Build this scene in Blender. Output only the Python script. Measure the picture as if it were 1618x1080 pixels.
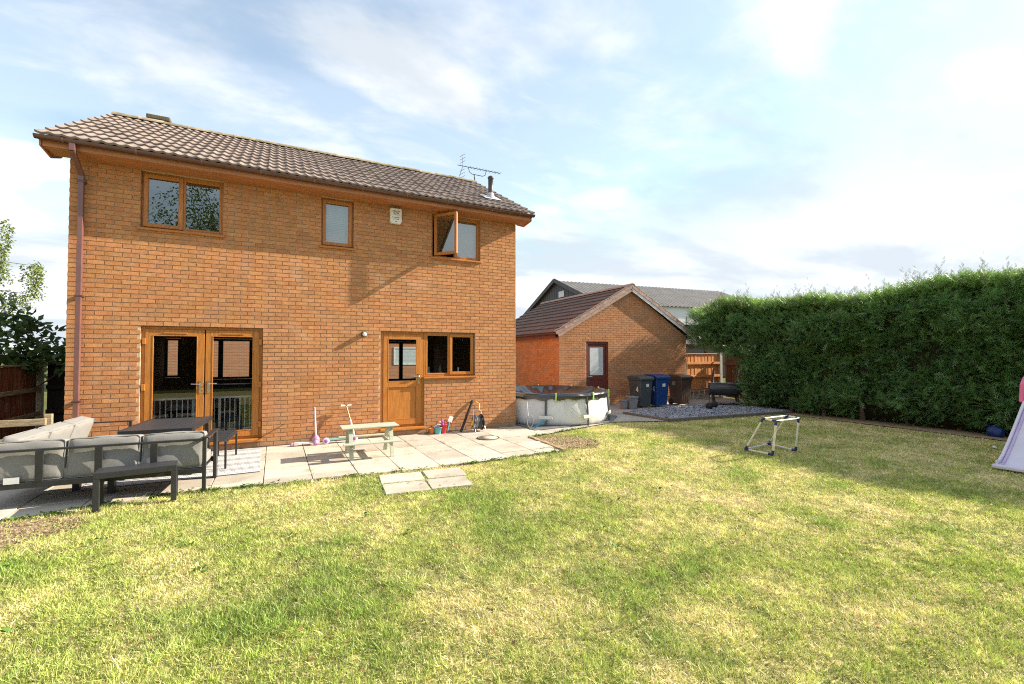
import bpy, bmesh, math, random
import numpy as np
from mathutils import Matrix, Vector
for o in list(bpy.data.objects): bpy.data.objects.remove(o, do_unlink=True)
SC = bpy.context.scene; COL = SC.collection
R = math.radians; PI = math.pi
random.seed(7); RNG = np.random.default_rng(11)

# ------------------------------------------------------------------ camera
CAM = Vector((2.93, -9.61, 1.725))
cd = bpy.data.cameras.new('camera'); cam = bpy.data.objects.new('camera', cd); COL.objects.link(cam)
cd.lens = 16.0; cd.sensor_width = 36.0; cd.clip_start = 0.05; cd.clip_end = 2000
cam.location = CAM; cam.rotation_euler = (R(90 + 1.43), 0, R(-27.5)); SC.camera = cam

# ------------------------------------------------------------------ sky and sun
SUN = Vector((0.855, -0.184, 0.487)).normalized()
SUN_EL = math.asin(SUN.z); SUN_AZ = math.atan2(SUN.x, SUN.y)      # clockwise from +Y
w = bpy.data.worlds.new('World'); SC.world = w; w.use_nodes = True
nt = w.node_tree; nt.nodes.clear()
def N(t, **k):
    n = nt.nodes.new(t)
    for a, b in k.items(): setattr(n, a, b)
    return n
def L(a, b): nt.links.new(a, b)
def math_n(op, a, b=None, c=None):
    n = N('ShaderNodeMath', operation=op)
    for i, x in enumerate((a, b, c)):
        if x is None: continue
        if isinstance(x, (int, float)): n.inputs[i].default_value = x
        else: L(x, n.inputs[i])
    return n.outputs[0]
def ramp_n(fac, a, b):
    n = N('ShaderNodeMapRange', interpolation_type='SMOOTHSTEP')
    L(fac, n.inputs[0]); n.inputs[1].default_value = a; n.inputs[2].default_value = b
    return n.outputs[0]
sky = N('ShaderNodeTexSky', sky_type='NISHITA', sun_disc=False, sun_elevation=SUN_EL, sun_rotation=SUN_AZ,
        altitude=60, air_density=1.0, dust_density=0.3, ozone_density=1.2)
tc = N('ShaderNodeTexCoord'); sp = N('ShaderNodeSeparateXYZ'); L(tc.outputs['Generated'], sp.inputs[0])
zz = math_n('MAXIMUM', sp.outputs[2], 0.0); den = math_n('ADD', zz, 0.16)
px = math_n('DIVIDE', sp.outputs[0], den); py = math_n('DIVIDE', sp.outputs[1], den)
cb = N('ShaderNodeCombineXYZ'); L(px, cb.inputs[0]); L(py, cb.inputs[1])
def noise_n(scale, detail, rough, off, dist=0.0, stretch=(1, 1, 1), rot=0.0):
    m = N('ShaderNodeMapping'); L(cb.outputs[0], m.inputs[0]); m.inputs['Location'].default_value = off
    m.inputs['Scale'].default_value = stretch; m.inputs['Rotation'].default_value = (0, 0, rot)
    n = N('ShaderNodeTexNoise'); L(m.outputs[0], n.inputs['Vector'])
    n.inputs['Scale'].default_value = scale; n.inputs['Detail'].default_value = detail
    n.inputs['Roughness'].default_value = rough; n.inputs['Distortion'].default_value = dist
    return n.outputs['Fac']
n1 = noise_n(0.95, 9, 0.56, (7.7, 3.2, 0.0), 0.25, (1.0, 1.25, 1), 0.3)
n2 = noise_n(0.45, 4, 0.5, (9.7, 7.2, 0.0), 0.1)
n3 = noise_n(2.4, 8, 0.62, (1.3, 5.2, 0.0), 0.6, (1.0, 2.4, 1), 0.5)
cl = math_n('ADD', math_n('MULTIPLY', n1, 0.62), math_n('MULTIPLY', n2, 0.38))
puffs = ramp_n(cl, 0.49, 0.585)
wisp = math_n('MULTIPLY', ramp_n(n3, 0.48, 0.80), 0.5)
hz = math_n('MULTIPLY', math_n('SUBTRACT', 1.0, ramp_n(zz, 0.0, 0.40)), 0.9)
mask = math_n('MAXIMUM', math_n('MAXIMUM', puffs, wisp), hz)
mask = math_n('ADD', math_n('MULTIPLY', mask, 0.60), 0.38)
ng = noise_n(1.0, 6, 0.55, (3.2, 7.7, 0.0), 0.2, (0.8, 1.3, 1), 0.2)
shade = ramp_n(math_n('ADD', math_n('ADD', math_n('MULTIPLY', ng, 0.7), math_n('MULTIPLY', cl, 0.3)), math_n('MULTIPLY', math_n('SUBTRACT', 1.0, ramp_n(zz, 0.05, 0.5)), 0.045)), 0.48, 0.60)
ccol = N('ShaderNodeMixRGB'); L(math_n('MULTIPLY', shade, 0.9), ccol.inputs[0])
ccol.inputs[1].default_value = (2.55, 2.60, 2.65, 1); ccol.inputs[2].default_value = (1.62, 1.78, 1.95, 1)
dim = N('ShaderNodeMixRGB', blend_type='MULTIPLY'); dim.inputs[0].default_value = 1.0; L(sky.outputs[0], dim.inputs[1]); dim.inputs[2].default_value = (0.54, 0.63, 0.61, 1)
cap = N('ShaderNodeMixRGB', blend_type='DARKEN'); cap.inputs[0].default_value = 1.0; L(dim.outputs[0], cap.inputs[1]); cap.inputs[2].default_value = (1.75, 2.02, 2.30, 1)     # clamps sky brightness to hold back the sun's glow
mx = N('ShaderNodeMixRGB'); L(mask, mx.inputs[0]); L(cap.outputs[0], mx.inputs[1]); L(ccol.outputs[0], mx.inputs[2])
bg = N('ShaderNodeBackground'); L(mx.outputs[0], bg.inputs[0]); bg.inputs[1].default_value = 0.142
wo = N('ShaderNodeOutputWorld'); L(bg.outputs[0], wo.inputs[0])
sl = bpy.data.lights.new('sun', 'SUN'); so = bpy.data.objects.new('sun', sl); COL.objects.link(so)
sl.energy = 3.6; sl.angle = R(0.55); sl.color = (1.0, 0.90, 0.74)
so.rotation_euler = SUN.to_track_quat('Z', 'Y').to_euler(); so.location = (20, -12, 20)
vs = SC.view_settings; vs.view_transform = 'Standard'; vs.look = 'None'; vs.gamma = 1.0; vs.use_curve_mapping = False
vs.exposure = 1.70
SC.render.engine = 'CYCLES'; SC.cycles.max_bounces = 8; SC.cycles.transparent_max_bounces = 12
SC.cycles.use_denoising = False; SC.cycles.use_adaptive_sampling = False; SC.cycles.filter_width = 1.1; SC.cycles.sample_clamp_indirect = 4.0; SC.cycles.caustics_reflective = False; SC.cycles.caustics_refractive = False

# ------------------------------------------------------------------ materials
def new_mat(name):
    m = bpy.data.materials.new(name); m.use_nodes = True
    t = m.node_tree; b = t.nodes['Principled BSDF']
    return m, t, b
def pm(name, c1, c2=None, scale=8, rough=0.6, bump=0.0, bscale=60, metal=0.0, spec=0.5, coat=0.0,
       stretch=(1, 1, 1), rand=0.0, rrand=0.0, lo=0.35, hi=0.65, detail=6, grime=None):
    m, t, b = new_mat(name)
    nd, lk = t.nodes, t.links
    c2 = c2 or tuple(min(1, x * 0.72) for x in c1)
    co = nd.new('ShaderNodeTexCoord'); mp = nd.new('ShaderNodeMapping'); lk.new(co.outputs['Object'], mp.inputs[0])
    mp.inputs['Scale'].default_value = stretch
    if rand > 0:                              # each piece its own spot in the noise
        oi = nd.new('ShaderNodeObjectInfo'); ge = nd.new('ShaderNodeNewGeometry')
        ad = nd.new('ShaderNodeMath'); ad.operation = 'ADD'
        lk.new(oi.outputs['Random'], ad.inputs[0]); lk.new(ge.outputs['Random Per Island'], ad.inputs[1])
        fr = nd.new('ShaderNodeMath'); fr.operation = 'FRACT'; lk.new(ad.outputs[0], fr.inputs[0])
        sc_ = nd.new('ShaderNodeMath'); sc_.operation = 'MULTIPLY'; sc_.inputs[1].default_value = 37.0; lk.new(fr.outputs[0], sc_.inputs[0])
        va = nd.new('ShaderNodeVectorMath'); va.operation = 'ADD'; lk.new(mp.outputs[0], va.inputs[0]); lk.new(sc_.outputs[0], va.inputs[1])
        vec = va.outputs[0]
    else: vec = mp.outputs[0]
    n = nd.new('ShaderNodeTexNoise'); lk.new(vec, n.inputs['Vector']); n.inputs['Scale'].default_value = scale
    n.inputs['Detail'].default_value = detail; n.inputs['Roughness'].default_value = 0.62
    mr = nd.new('ShaderNodeMapRange'); lk.new(n.outputs['Fac'], mr.inputs[0]); mr.inputs[1].default_value = lo; mr.inputs[2].default_value = hi
    mixc = nd.new('ShaderNodeMixRGB'); lk.new(mr.outputs[0], mixc.inputs[0])
    mixc.inputs[1].default_value = (*c1, 1); mixc.inputs[2].default_value = (*c2, 1)
    out = mixc.outputs[0]
    if rand > 0:
        h = nd.new('ShaderNodeHueSaturation'); lk.new(out, h.inputs['Color'])
        v = nd.new('ShaderNodeMapRange'); lk.new(fr.outputs[0], v.inputs[0]); v.inputs[3].default_value = 1 - rand; v.inputs[4].default_value = 1 + rand
        lk.new(v.outputs[0], h.inputs['Value'])
        if rrand > 0:
            f2 = nd.new('ShaderNodeMath'); f2.operation = 'MULTIPLY'; f2.inputs[1].default_value = 7.31; lk.new(fr.outputs[0], f2.inputs[0])
            f3 = nd.new('ShaderNodeMath'); f3.operation = 'FRACT'; lk.new(f2.outputs[0], f3.inputs[0])
            v2 = nd.new('ShaderNodeMapRange'); lk.new(f3.outputs[0], v2.inputs[0]); v2.inputs[3].default_value = 0.5 - rrand; v2.inputs[4].default_value = 0.5 + rrand
            lk.new(v2.outputs[0], h.inputs['Hue'])
        out = h.outputs[0]
    if grime:                                 # weathering laid out in the place itself: stains, bloom, splash at the foot
        gcol, gamt, gscale, foot, bloom = grime
        ge2 = nd.new('ShaderNodeNewGeometry'); gn = nd.new('ShaderNodeTexNoise'); lk.new(ge2.outputs['Position'], gn.inputs['Vector']); gn.inputs['Scale'].default_value = gscale; gn.inputs['Detail'].default_value = 7; gn.inputs['Roughness'].default_value = 0.65
        def rng(src, a_, b_, c_, d_):
            q = nd.new('ShaderNodeMapRange'); q.interpolation_type = 'SMOOTHSTEP'; lk.new(src, q.inputs[0])
            for i_, v_ in enumerate((a_, b_, c_, d_)): q.inputs[i_ + 1].default_value = v_
            return q.outputs[0]
        fac = rng(gn.outputs['Fac'], 0.5, 0.72, 0.0, gamt)
        if foot:
            sz = nd.new('ShaderNodeSeparateXYZ'); lk.new(ge2.outputs['Position'], sz.inputs[0]); lowz = rng(sz.outputs[2], 0.02, foot, 1.0, 0.0); nz = rng(gn.outputs['Fac'], 0.3, 0.6, 0.25, 0.85)
            pr = nd.new('ShaderNodeMath'); pr.operation = 'MULTIPLY'; lk.new(lowz, pr.inputs[0]); lk.new(nz, pr.inputs[1]); mxn = nd.new('ShaderNodeMath'); mxn.operation = 'MAXIMUM'; lk.new(pr.outputs[0], mxn.inputs[0]); lk.new(fac, mxn.inputs[1]); fac = mxn.outputs[0]
        gm = nd.new('ShaderNodeMixRGB'); lk.new(fac, gm.inputs[0]); lk.new(out, gm.inputs[1]); gm.inputs[2].default_value = (*gcol, 1); out = gm.outputs[0]
        if bloom:
            gb = nd.new('ShaderNodeTexNoise'); lk.new(ge2.outputs['Position'], gb.inputs['Vector']); gb.inputs['Scale'].default_value = 1.7; gb.inputs['Detail'].default_value = 8
            bm2 = nd.new('ShaderNodeMixRGB'); lk.new(rng(gb.outputs['Fac'], 0.56, 0.74, 0.0, bloom), bm2.inputs[0]); lk.new(out, bm2.inputs[1]); bm2.inputs[2].default_value = (0.62, 0.45, 0.33, 1); out = bm2.outputs[0]
    lk.new(out, b.inputs['Base Color'])
    b.inputs['Roughness'].default_value = rough; b.inputs['Metallic'].default_value = metal
    b.inputs['Specular IOR Level'].default_value = spec
    if coat: b.inputs['Coat Weight'].default_value = coat
    if bump > 0:
        n2_ = nd.new('ShaderNodeTexNoise'); lk.new(vec, n2_.inputs['Vector']); n2_.inputs['Scale'].default_value = bscale; n2_.inputs['Detail'].default_value = 5
        bp = nd.new('ShaderNodeBump'); bp.inputs['Strength'].default_value = bump; bp.inputs['Distance'].default_value = 0.01
        lk.new(n2_.outputs['Fac'], bp.inputs['Height']); lk.new(bp.outputs[0], b.inputs['Normal'])
    return m
M = {}
M['brick'] = pm('brick', (0.54, 0.258, 0.112), (0.43, 0.192, 0.082), 14, 0.9, 0.35, 90, spec=0.2, rand=0.12, rrand=0.005, grime=((.30, .20, .13), .30, 1.1, .22, .28))
M['gbrick'] = pm('garage_brick', (0.52, 0.258, 0.125), (0.42, 0.195, 0.095), 14, 0.9, 0.3, 90, spec=0.2, rand=0.10, rrand=0.005)
M['mortar'] = pm('mortar', (0.56, 0.43, 0.31), (0.44, 0.33, 0.23), 6, 0.95, 0.4, 120, spec=0.1)
M['tile'] = pm('roof_tile', (0.31, 0.25, 0.215), (0.21, 0.165, 0.145), 11, 0.85, 0.5, 70, spec=0.25, rand=0.11)
M['ridge'] = pm('ridge_tile', (0.40, 0.33, 0.25), (0.22, 0.19, 0.11), 7, 0.9, 0.5, 60, spec=0.2, rand=0.15)
M['gtile'] = pm('garage_tile', (0.165, 0.105, 0.08), (0.105, 0.07, 0.055), 9, 0.75, 0.4, 60, spec=0.3, rand=0.13)
M['verge'] = pm('verge_tile', (0.46, 0.34, 0.28), (0.33, 0.23, 0.19), 9, 0.85, 0.4, 60, spec=0.2, rand=0.1)
M['oak'] = pm('golden_oak', (0.52, 0.205, 0.036), (0.36, 0.125, 0.02), 5, 0.42, 0.08, 60, spec=0.5, stretch=(9, 9, 0.8))
M['oakh'] = pm('golden_oak_rail', (0.52, 0.205, 0.036), (0.36, 0.125, 0.02), 5, 0.42, 0.08, 60, spec=0.5, stretch=(0.8, 9, 9))
M['fascia'] = pm('fascia', (0.50, 0.215, 0.095), (0.38, 0.15, 0.065), 4, 0.5, 0.06, 60, stretch=(0.5, 6, 6))
M['gutter'] = pm('gutter', (0.115, 0.045, 0.038), (0.08, 0.032, 0.028), 6, 0.28, spec=0.7)
M['pipe'] = pm('downpipe', (0.19, 0.085, 0.075), (0.15, 0.065, 0.06), 6, 0.3, spec=0.8)  # lighter copy of the gutter brown, sky sheen put into the colour
M['redwood'] = pm('red_stained_timber', (0.16, 0.035, 0.022), (0.10, 0.02, 0.014), 6, 0.5, 0.2, 40, stretch=(6, 6, 0.7))
M['slab'] = pm('paving_slab', (0.55, 0.49, 0.41), (0.44, 0.39, 0.32), 3.2, 0.9, 0.35, 80, spec=0.2, rand=0.13, rrand=0.008, grime=((.27, .235, .18), .55, 2.2, 0, 0))
M['bedding'] = pm('joint_soil', (0.16, 0.13, 0.095), (0.08, 0.065, 0.045), 25, 0.95, 0.6, 60, spec=0.1)
M['concrete'] = pm('concrete', (0.46, 0.42, 0.36), (0.33, 0.30, 0.26), 2.6, 0.92, 0.3, 50, spec=0.2)
M['cpost'] = pm('concrete_post', (0.50, 0.46, 0.38), (0.36, 0.33, 0.27), 9, 0.9, 0.3, 60, spec=0.2)
M['soil'] = pm('dry_soil', (0.44, 0.33, 0.21), (0.26, 0.18, 0.115), 9, 0.98, 0.9, 30, spec=0.05)
M['thatch'] = pm('lawn_thatch', (0.58, 0.48, 0.23), (0.34, 0.32, 0.11), 3.5, 0.98, 0.8, 40, spec=0.05, lo=0.3, hi=0.7)
M['ground'] = pm('ground', (0.13, 0.14, 0.05), (0.08, 0.09, 0.035), 0.5, 0.98, spec=0.05)
M['black'] = pm('black_metal', (0.028, 0.029, 0.033), (0.02, 0.021, 0.024), 20, 0.42, spec=0.5)
M['anthracite'] = pm('anthracite_top', (0.042, 0.043, 0.05), (0.03, 0.03, 0.035), 6, 0.45, 0.05, 80, spec=0.5, stretch=(1, 8, 1))
M['cushion'] = pm('cushion_fabric', (0.29, 0.28, 0.265), (0.23, 0.225, 0.215), 130, 0.95, 0.25, 300, spec=0.1, detail=3)
M['paper'] = pm('paper', (0.8, 0.8, 0.8), (0.7, 0.7, 0.7), 20, 0.7)
M['white'] = pm('white_paint', (0.80, 0.79, 0.77), (0.70, 0.69, 0.67), 12, 0.45)
M['alarm'] = pm('alarm_plastic', (0.80, 0.78, 0.72), (0.72, 0.68, 0.58), 8, 0.4)
M['ink'] = pm('ink', (0.025, 0.03, 0.05), (0.02, 0.025, 0.04), 20, 0.5)
M['chrome'] = pm('chrome', (0.75, 0.75, 0.76), (0.65, 0.65, 0.66), 20, 0.18, metal=1.0)
M['alu'] = pm('aluminium', (0.62, 0.63, 0.65), (0.5, 0.51, 0.53), 20, 0.38, metal=0.9)
M['flue'] = pm('flue_grey', (0.06, 0.064, 0.072), (0.045, 0.048, 0.055), 9, 0.5)
M['lead'] = pm('lead_flashing', (0.55, 0.56, 0.58), (0.4, 0.41, 0.43), 12, 0.5, 0.2, 20)
M['moss'] = pm('mossy_cap', (0.15, 0.12, 0.07), (0.09, 0.07, 0.05), 14, 0.95, 0.8, 40)
M['oldwood'] = pm('weathered_timber', (0.42, 0.33, 0.21), (0.23, 0.175, 0.11), 6, 0.92, 0.5, 40, stretch=(1.2, 7, 7), spec=0.15)
M['oldboard'] = pm('stained_fence_board', (0.22, 0.055, 0.03), (0.36, 0.27, 0.17), 5, 0.92, 0.4, 40, stretch=(8, 8, 0.7), spec=0.15, rand=0.15, lo=0.45, hi=0.72)
M['shadeboard'] = pm('shade_fence_board', (0.05, 0.04, 0.032), (0.03, 0.025, 0.02), 5, 0.92, 0.4, 40, stretch=(8, 8, 0.7), spec=0.15, rand=0.2)  # shade on this panel is put into the board colour
M['brownboard'] = pm('brown_fence_board', (0.15, 0.085, 0.05), (0.09, 0.05, 0.03), 5, 0.92, 0.4, 40, stretch=(8, 8, 0.7), spec=0.15, rand=0.2)
M['newboard'] = pm('new_fence_board', (0.68, 0.30, 0.105), (0.54, 0.22, 0.075), 5, 0.8, 0.3, 40, stretch=(8, 8, 0.7), spec=0.2, rand=0.12)
M['green_paint'] = pm('sage_paint', (0.47, 0.485, 0.385), (0.36, 0.375, 0.285), 9, 0.7, 0.15, 50, stretch=(0.8, 6, 6))
M['pool'] = pm('pool_vinyl', (0.74, 0.74, 0.74), (0.66, 0.67, 0.68), 3, 0.38, 0.15, 4, spec=0.5, grime=((.55, .53, .49), .3, 1.0, .10, 0))
M['tarp'] = pm('pool_cover', (0.018, 0.019, 0.022), (0.012, 0.012, 0.014), 8, 0.24, 0.25, 9, spec=0.9, coat=0.4)
M['steel'] = pm('pool_steel', (0.10, 0.11, 0.12), (0.07, 0.075, 0.08), 8, 0.4)
M['rope'] = pm('rope', (0.33, 0.34, 0.35), (0.25, 0.25, 0.26), 40, 0.8)
M['lime'] = pm('lime_plastic', (0.50, 0.80, 0.22), (0.4, 0.68, 0.16), 12, 0.4)
M['mat'] = pm('ground_sheet', (0.17, 0.175, 0.185), (0.12, 0.125, 0.13), 5, 0.7, 0.3, 20)
M['bin_grey'] = pm('bin_grey', (0.07, 0.088, 0.095), (0.05, 0.063, 0.07), 7, 0.45, 0.05, 30)
M['bin_blue'] = pm('bin_blue', (0.008, 0.055, 0.22), (0.006, 0.04, 0.16), 7, 0.4, 0.05, 30)
M['bin_brown'] = pm('bin_brown', (0.095, 0.055, 0.04), (0.07, 0.04, 0.03), 7, 0.45, 0.05, 30)
M['caddy'] = pm('caddy_grey', (0.27, 0.28, 0.29), (0.2, 0.21, 0.22), 7, 0.5)
M['bbq'] = pm('bbq_paint', (0.03, 0.032, 0.038), (0.06, 0.045, 0.04), 7, 0.35, 0.1, 30, lo=0.45, hi=0.75)
M['rusty'] = pm('worn_steel', (0.30, 0.26, 0.23), (0.20, 0.14, 0.10), 9, 0.6, metal=0.4)
M['rubber'] = pm('black_rubber', (0.02, 0.02, 0.02), (0.014, 0.014, 0.014), 12, 0.8)
M['slate'] = pm('slate_chip', (0.36, 0.38, 0.42), (0.19, 0.205, 0.235), 9, 0.7, 0.2, 30, rand=0.35)
M['sleeper'] = pm('timber_edging', (0.20, 0.165, 0.13), (0.11, 0.085, 0.065), 6, 0.9, 0.5, 30, stretch=(1, 6, 6))
M['lilac'] = pm('lilac_plastic', (0.60, 0.47, 0.72), (0.52, 0.40, 0.64), 4, 0.4)
M['palelilac'] = pm('pale_lilac_plastic', (0.70, 0.65, 0.73), (0.64, 0.59, 0.67), 4, 0.4)
M['pinkp'] = pm('pink_plastic', (0.80, 0.16, 0.30), (0.7, 0.12, 0.24), 4, 0.35)
M['scpink'] = pm('scooter_pink', (0.62, 0.26, 0.46), (0.5, 0.2, 0.38), 8, 0.4)
M['scpale'] = pm('scooter_pale', (0.78, 0.68, 0.76), (0.68, 0.58, 0.68), 8, 0.4)
M['teal'] = pm('scooter_teal', (0.20, 0.48, 0.46), (0.15, 0.4, 0.38), 8, 0.4)
M['bluep'] = pm('blue_plastic', (0.03, 0.30, 0.52), (0.02, 0.22, 0.4), 8, 0.4)
M['skyb'] = pm('light_blue_plastic', (0.13, 0.48, 0.60), (0.1, 0.4, 0.5), 8, 0.4)
M['redp'] = pm('red_plastic', (0.72, 0.055, 0.045), (0.6, 0.04, 0.03), 8, 0.4)
M['orangep'] = pm('orange_plastic', (0.80, 0.25, 0.04), (0.7, 0.2, 0.03), 8, 0.4)
M['purplep'] = pm('purple_plastic', (0.42, 0.12, 0.55), (0.35, 0.09, 0.46), 8, 0.4)
M['yellowp'] = pm('yellow_plastic', (0.75, 0.52, 0.03), (0.65, 0.44, 0.02), 8, 0.4)
M['greyp'] = pm('grey_plastic', (0.22, 0.23, 0.25), (0.16, 0.17, 0.19), 8, 0.45)
M['copper'] = pm('copper_tube', (0.55, 0.30, 0.14), (0.45, 0.23, 0.1), 8, 0.35, metal=0.6)
M['navy'] = pm('navy_plastic', (0.015, 0.03, 0.16), (0.01, 0.02, 0.12), 8, 0.4)
M['goalw'] = pm('goal_tube', (0.74, 0.72, 0.62), (0.62, 0.60, 0.5), 8, 0.4)
M['net'] = pm('net_cord', (0.35, 0.33, 0.22), (0.27, 0.25, 0.17), 8, 0.8)
M['bag'] = pm('blue_bag', (0.008, 0.04, 0.2), (0.006, 0.028, 0.14), 8, 0.5, 0.6, 14)
M['barnroof'] = pm('fibre_cement_sheet', (0.185, 0.175, 0.17), (0.11, 0.105, 0.10), 1.6, 0.9, 0.2, 12, lo=0.3, hi=0.7)
M['barnclad'] = pm('grey_cladding', (0.115, 0.115, 0.125), (0.08, 0.08, 0.085), 1.2, 0.8, stretch=(4, 4, 0.4))
M['whiteclad'] = pm('white_cladding', (0.78, 0.78, 0.78), (0.66, 0.66, 0.67), 1.0, 0.6)
M['shed_shade'] = pm('interior_shade', (0.03, 0.025, 0.022), (0.02, 0.017, 0.015), 1.0, 0.9)  # near-black base colour carries the shade inside barn and lean-to
M['inwall'] = pm('room_wall', (0.42, 0.43, 0.41), (0.37, 0.38, 0.36), 2, 0.9)
M['infloor'] = pm('room_floor', (0.07, 0.06, 0.055), (0.05, 0.042, 0.038), 3, 0.5)
M['darkfurn'] = pm('dark_furniture', (0.02, 0.02, 0.022), (0.014, 0.014, 0.016), 4, 0.4)
M['blind'] = pm('blind', (0.80, 0.82, 0.84), (0.74, 0.76, 0.79), 4, 0.7)
M['bark'] = pm('bark', (0.15, 0.11, 0.08), (0.07, 0.05, 0.037), 9, 0.95, 0.8, 20, stretch=(3, 3, 0.7))
M['birchbark'] = pm('birch_bark', (0.55, 0.52, 0.46), (0.12, 0.1, 0.09), 5, 0.85, 0.5, 20, stretch=(1, 1, 4), lo=0.5, hi=0.68)
def leaf_mat(name, tint=(1, 1, 1), trans=0.35, gloss=0.04):
    m = bpy.data.materials.new(name); m.use_nodes = True; t = m.node_tree; t.nodes.clear()
    at = t.nodes.new('ShaderNodeAttribute'); at.attribute_name = 'col'
    mu = t.nodes.new('ShaderNodeMixRGB'); mu.blend_type = 'MULTIPLY'; mu.inputs[0].default_value = 1; mu.inputs[2].default_value = (*tint, 1)
    t.links.new(at.outputs['Color'], mu.inputs[1])
    d = t.nodes.new('ShaderNodeBsdfDiffuse'); tr = t.nodes.new('ShaderNodeBsdfTranslucent'); g = t.nodes.new('ShaderNodeBsdfGlossy')
    g.inputs['Roughness'].default_value = 0.45
    t.links.new(mu.outputs[0], d.inputs[0]); t.links.new(mu.outputs[0], tr.inputs[0])
    a = t.nodes.new('ShaderNodeMixShader'); a.inputs[0].default_value = trans; t.links.new(d.outputs[0], a.inputs[1]); t.links.new(tr.outputs[0], a.inputs[2])
    b = t.nodes.new('ShaderNodeMixShader'); b.inputs[0].default_value = gloss; t.links.new(a.outputs[0], b.inputs[1]); t.links.new(g.outputs[0], b.inputs[2])
    o = t.nodes.new('ShaderNodeOutputMaterial'); t.links.new(b.outputs[0], o.inputs[0])
    return m
M['leaf'] = leaf_mat('leaf'); M['grass'] = leaf_mat('grass_blade', trans=0.3, gloss=0.03)
M['conifer'] = leaf_mat('conifer_leaf', trans=0.38, gloss=0.12)
def glass_mat(name, extra=0.05, k=1.7, tint=(1, 1, 1)):
    m = bpy.data.materials.new(name); m.use_nodes = True; t = m.node_tree; t.nodes.clear()
    tr = t.nodes.new('ShaderNodeBsdfTransparent'); tr.inputs[0].default_value = (*tint, 1)
    g = t.nodes.new('ShaderNodeBsdfGlossy'); g.inputs['Roughness'].default_value = 0.0
    f = t.nodes.new('ShaderNodeFresnel'); f.inputs[0].default_value = 1.5
    mm = t.nodes.new('ShaderNodeMath'); mm.operation = 'MULTIPLY_ADD'; mm.inputs[1].default_value = k; mm.inputs[2].default_value = extra; mm.use_clamp = True
    t.links.new(f.outputs[0], mm.inputs[0])
    mi = t.nodes.new('ShaderNodeMixShader'); t.links.new(mm.outputs[0], mi.inputs[0]); t.links.new(tr.outputs[0], mi.inputs[1]); t.links.new(g.outputs[0], mi.inputs[2])
    o = t.nodes.new('ShaderNodeOutputMaterial'); t.links.new(mi.outputs[0], o.inputs[0])
    return m
M['glass'] = glass_mat('window_glass', 0.03, 1.3, (0.8, 0.84, 0.82)); M['glass_up'] = glass_mat('upper_window_glass', 0.15, 3.0, (0.75, 0.79, 0.77))
M['frost'] = pm('frosted_glass', (0.60, 0.65, 0.66), (0.5, 0.56, 0.58), 5, 0.18, spec=0.6)
def rug_mat():
    m, t, b = new_mat('woven_rug'); nd, lk = t.nodes, t.links
    co = nd.new('ShaderNodeTexCoord'); s = nd.new('ShaderNodeSeparateXYZ'); lk.new(co.outputs['Object'], s.inputs[0])
    def mt(op, a, b_=None):
        n = nd.new('ShaderNodeMath'); n.operation = op
        for i, x in enumerate((a, b_)):
            if x is None: continue
            if isinstance(x, (int, float)): n.inputs[i].default_value = x
            else: lk.new(x, n.inputs[i])
        return n.outputs[0]
    zig = mt('PINGPONG', mt('MULTIPLY', s.outputs[0], 14.0), 0.5)
    v = mt('ADD', mt('MULTIPLY', s.outputs[1], 13.0), mt('MULTIPLY', zig, 0.4))
    st = mt('GREATER_THAN', mt('FRACT', v), 0.40)
    dots = mt('GREATER_THAN', mt('SINE', mt('MULTIPLY', s.outputs[0], 310.0)), 0.1)
    band = mt('GREATER_THAN', mt('SINE', mt('MULTIPLY', s.outputs[1], 17.0)), 0.2)
    f = mt('MULTIPLY', st, mt('MAXIMUM', dots, band))
    mc = nd.new('ShaderNodeMixRGB'); lk.new(f, mc.inputs[0]); mc.inputs[1].default_value = (0.66, 0.65, 0.64, 1); mc.inputs[2].default_value = (0.15, 0.155, 0.17, 1)
    lk.new(mc.outputs[0], b.inputs['Base Color']); b.inputs['Roughness'].default_value = 0.95
    return m
M['rug'] = rug_mat()
def brick_tex_mat():
    m, t, b = new_mat('far_brickwork'); nd, lk = t.nodes, t.links
    co = nd.new('ShaderNodeTexCoord'); mp = nd.new('ShaderNodeMapping'); lk.new(co.outputs['Object'], mp.inputs[0]); mp.inputs['Rotation'].default_value = (R(90), 0, 0)
    br = nd.new('ShaderNodeTexBrick'); lk.new(mp.outputs[0], br.inputs['Vector']); br.inputs['Scale'].default_value = 1
    br.inputs['Brick Width'].default_value = 0.225; br.inputs['Row Height'].default_value = 0.075; br.inputs['Mortar Size'].default_value = 0.008
    br.inputs['Color1'].default_value = (0.5, 0.2, 0.1, 1); br.inputs['Color2'].default_value = (0.42, 0.16, 0.08, 1); br.inputs['Mortar'].default_value = (0.45, 0.35, 0.25, 1)
    lk.new(br.outputs[0], b.inputs['Base Color']); b.inputs['Roughness'].default_value = 0.9
    return m
M['farbrick'] = brick_tex_mat()

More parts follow.
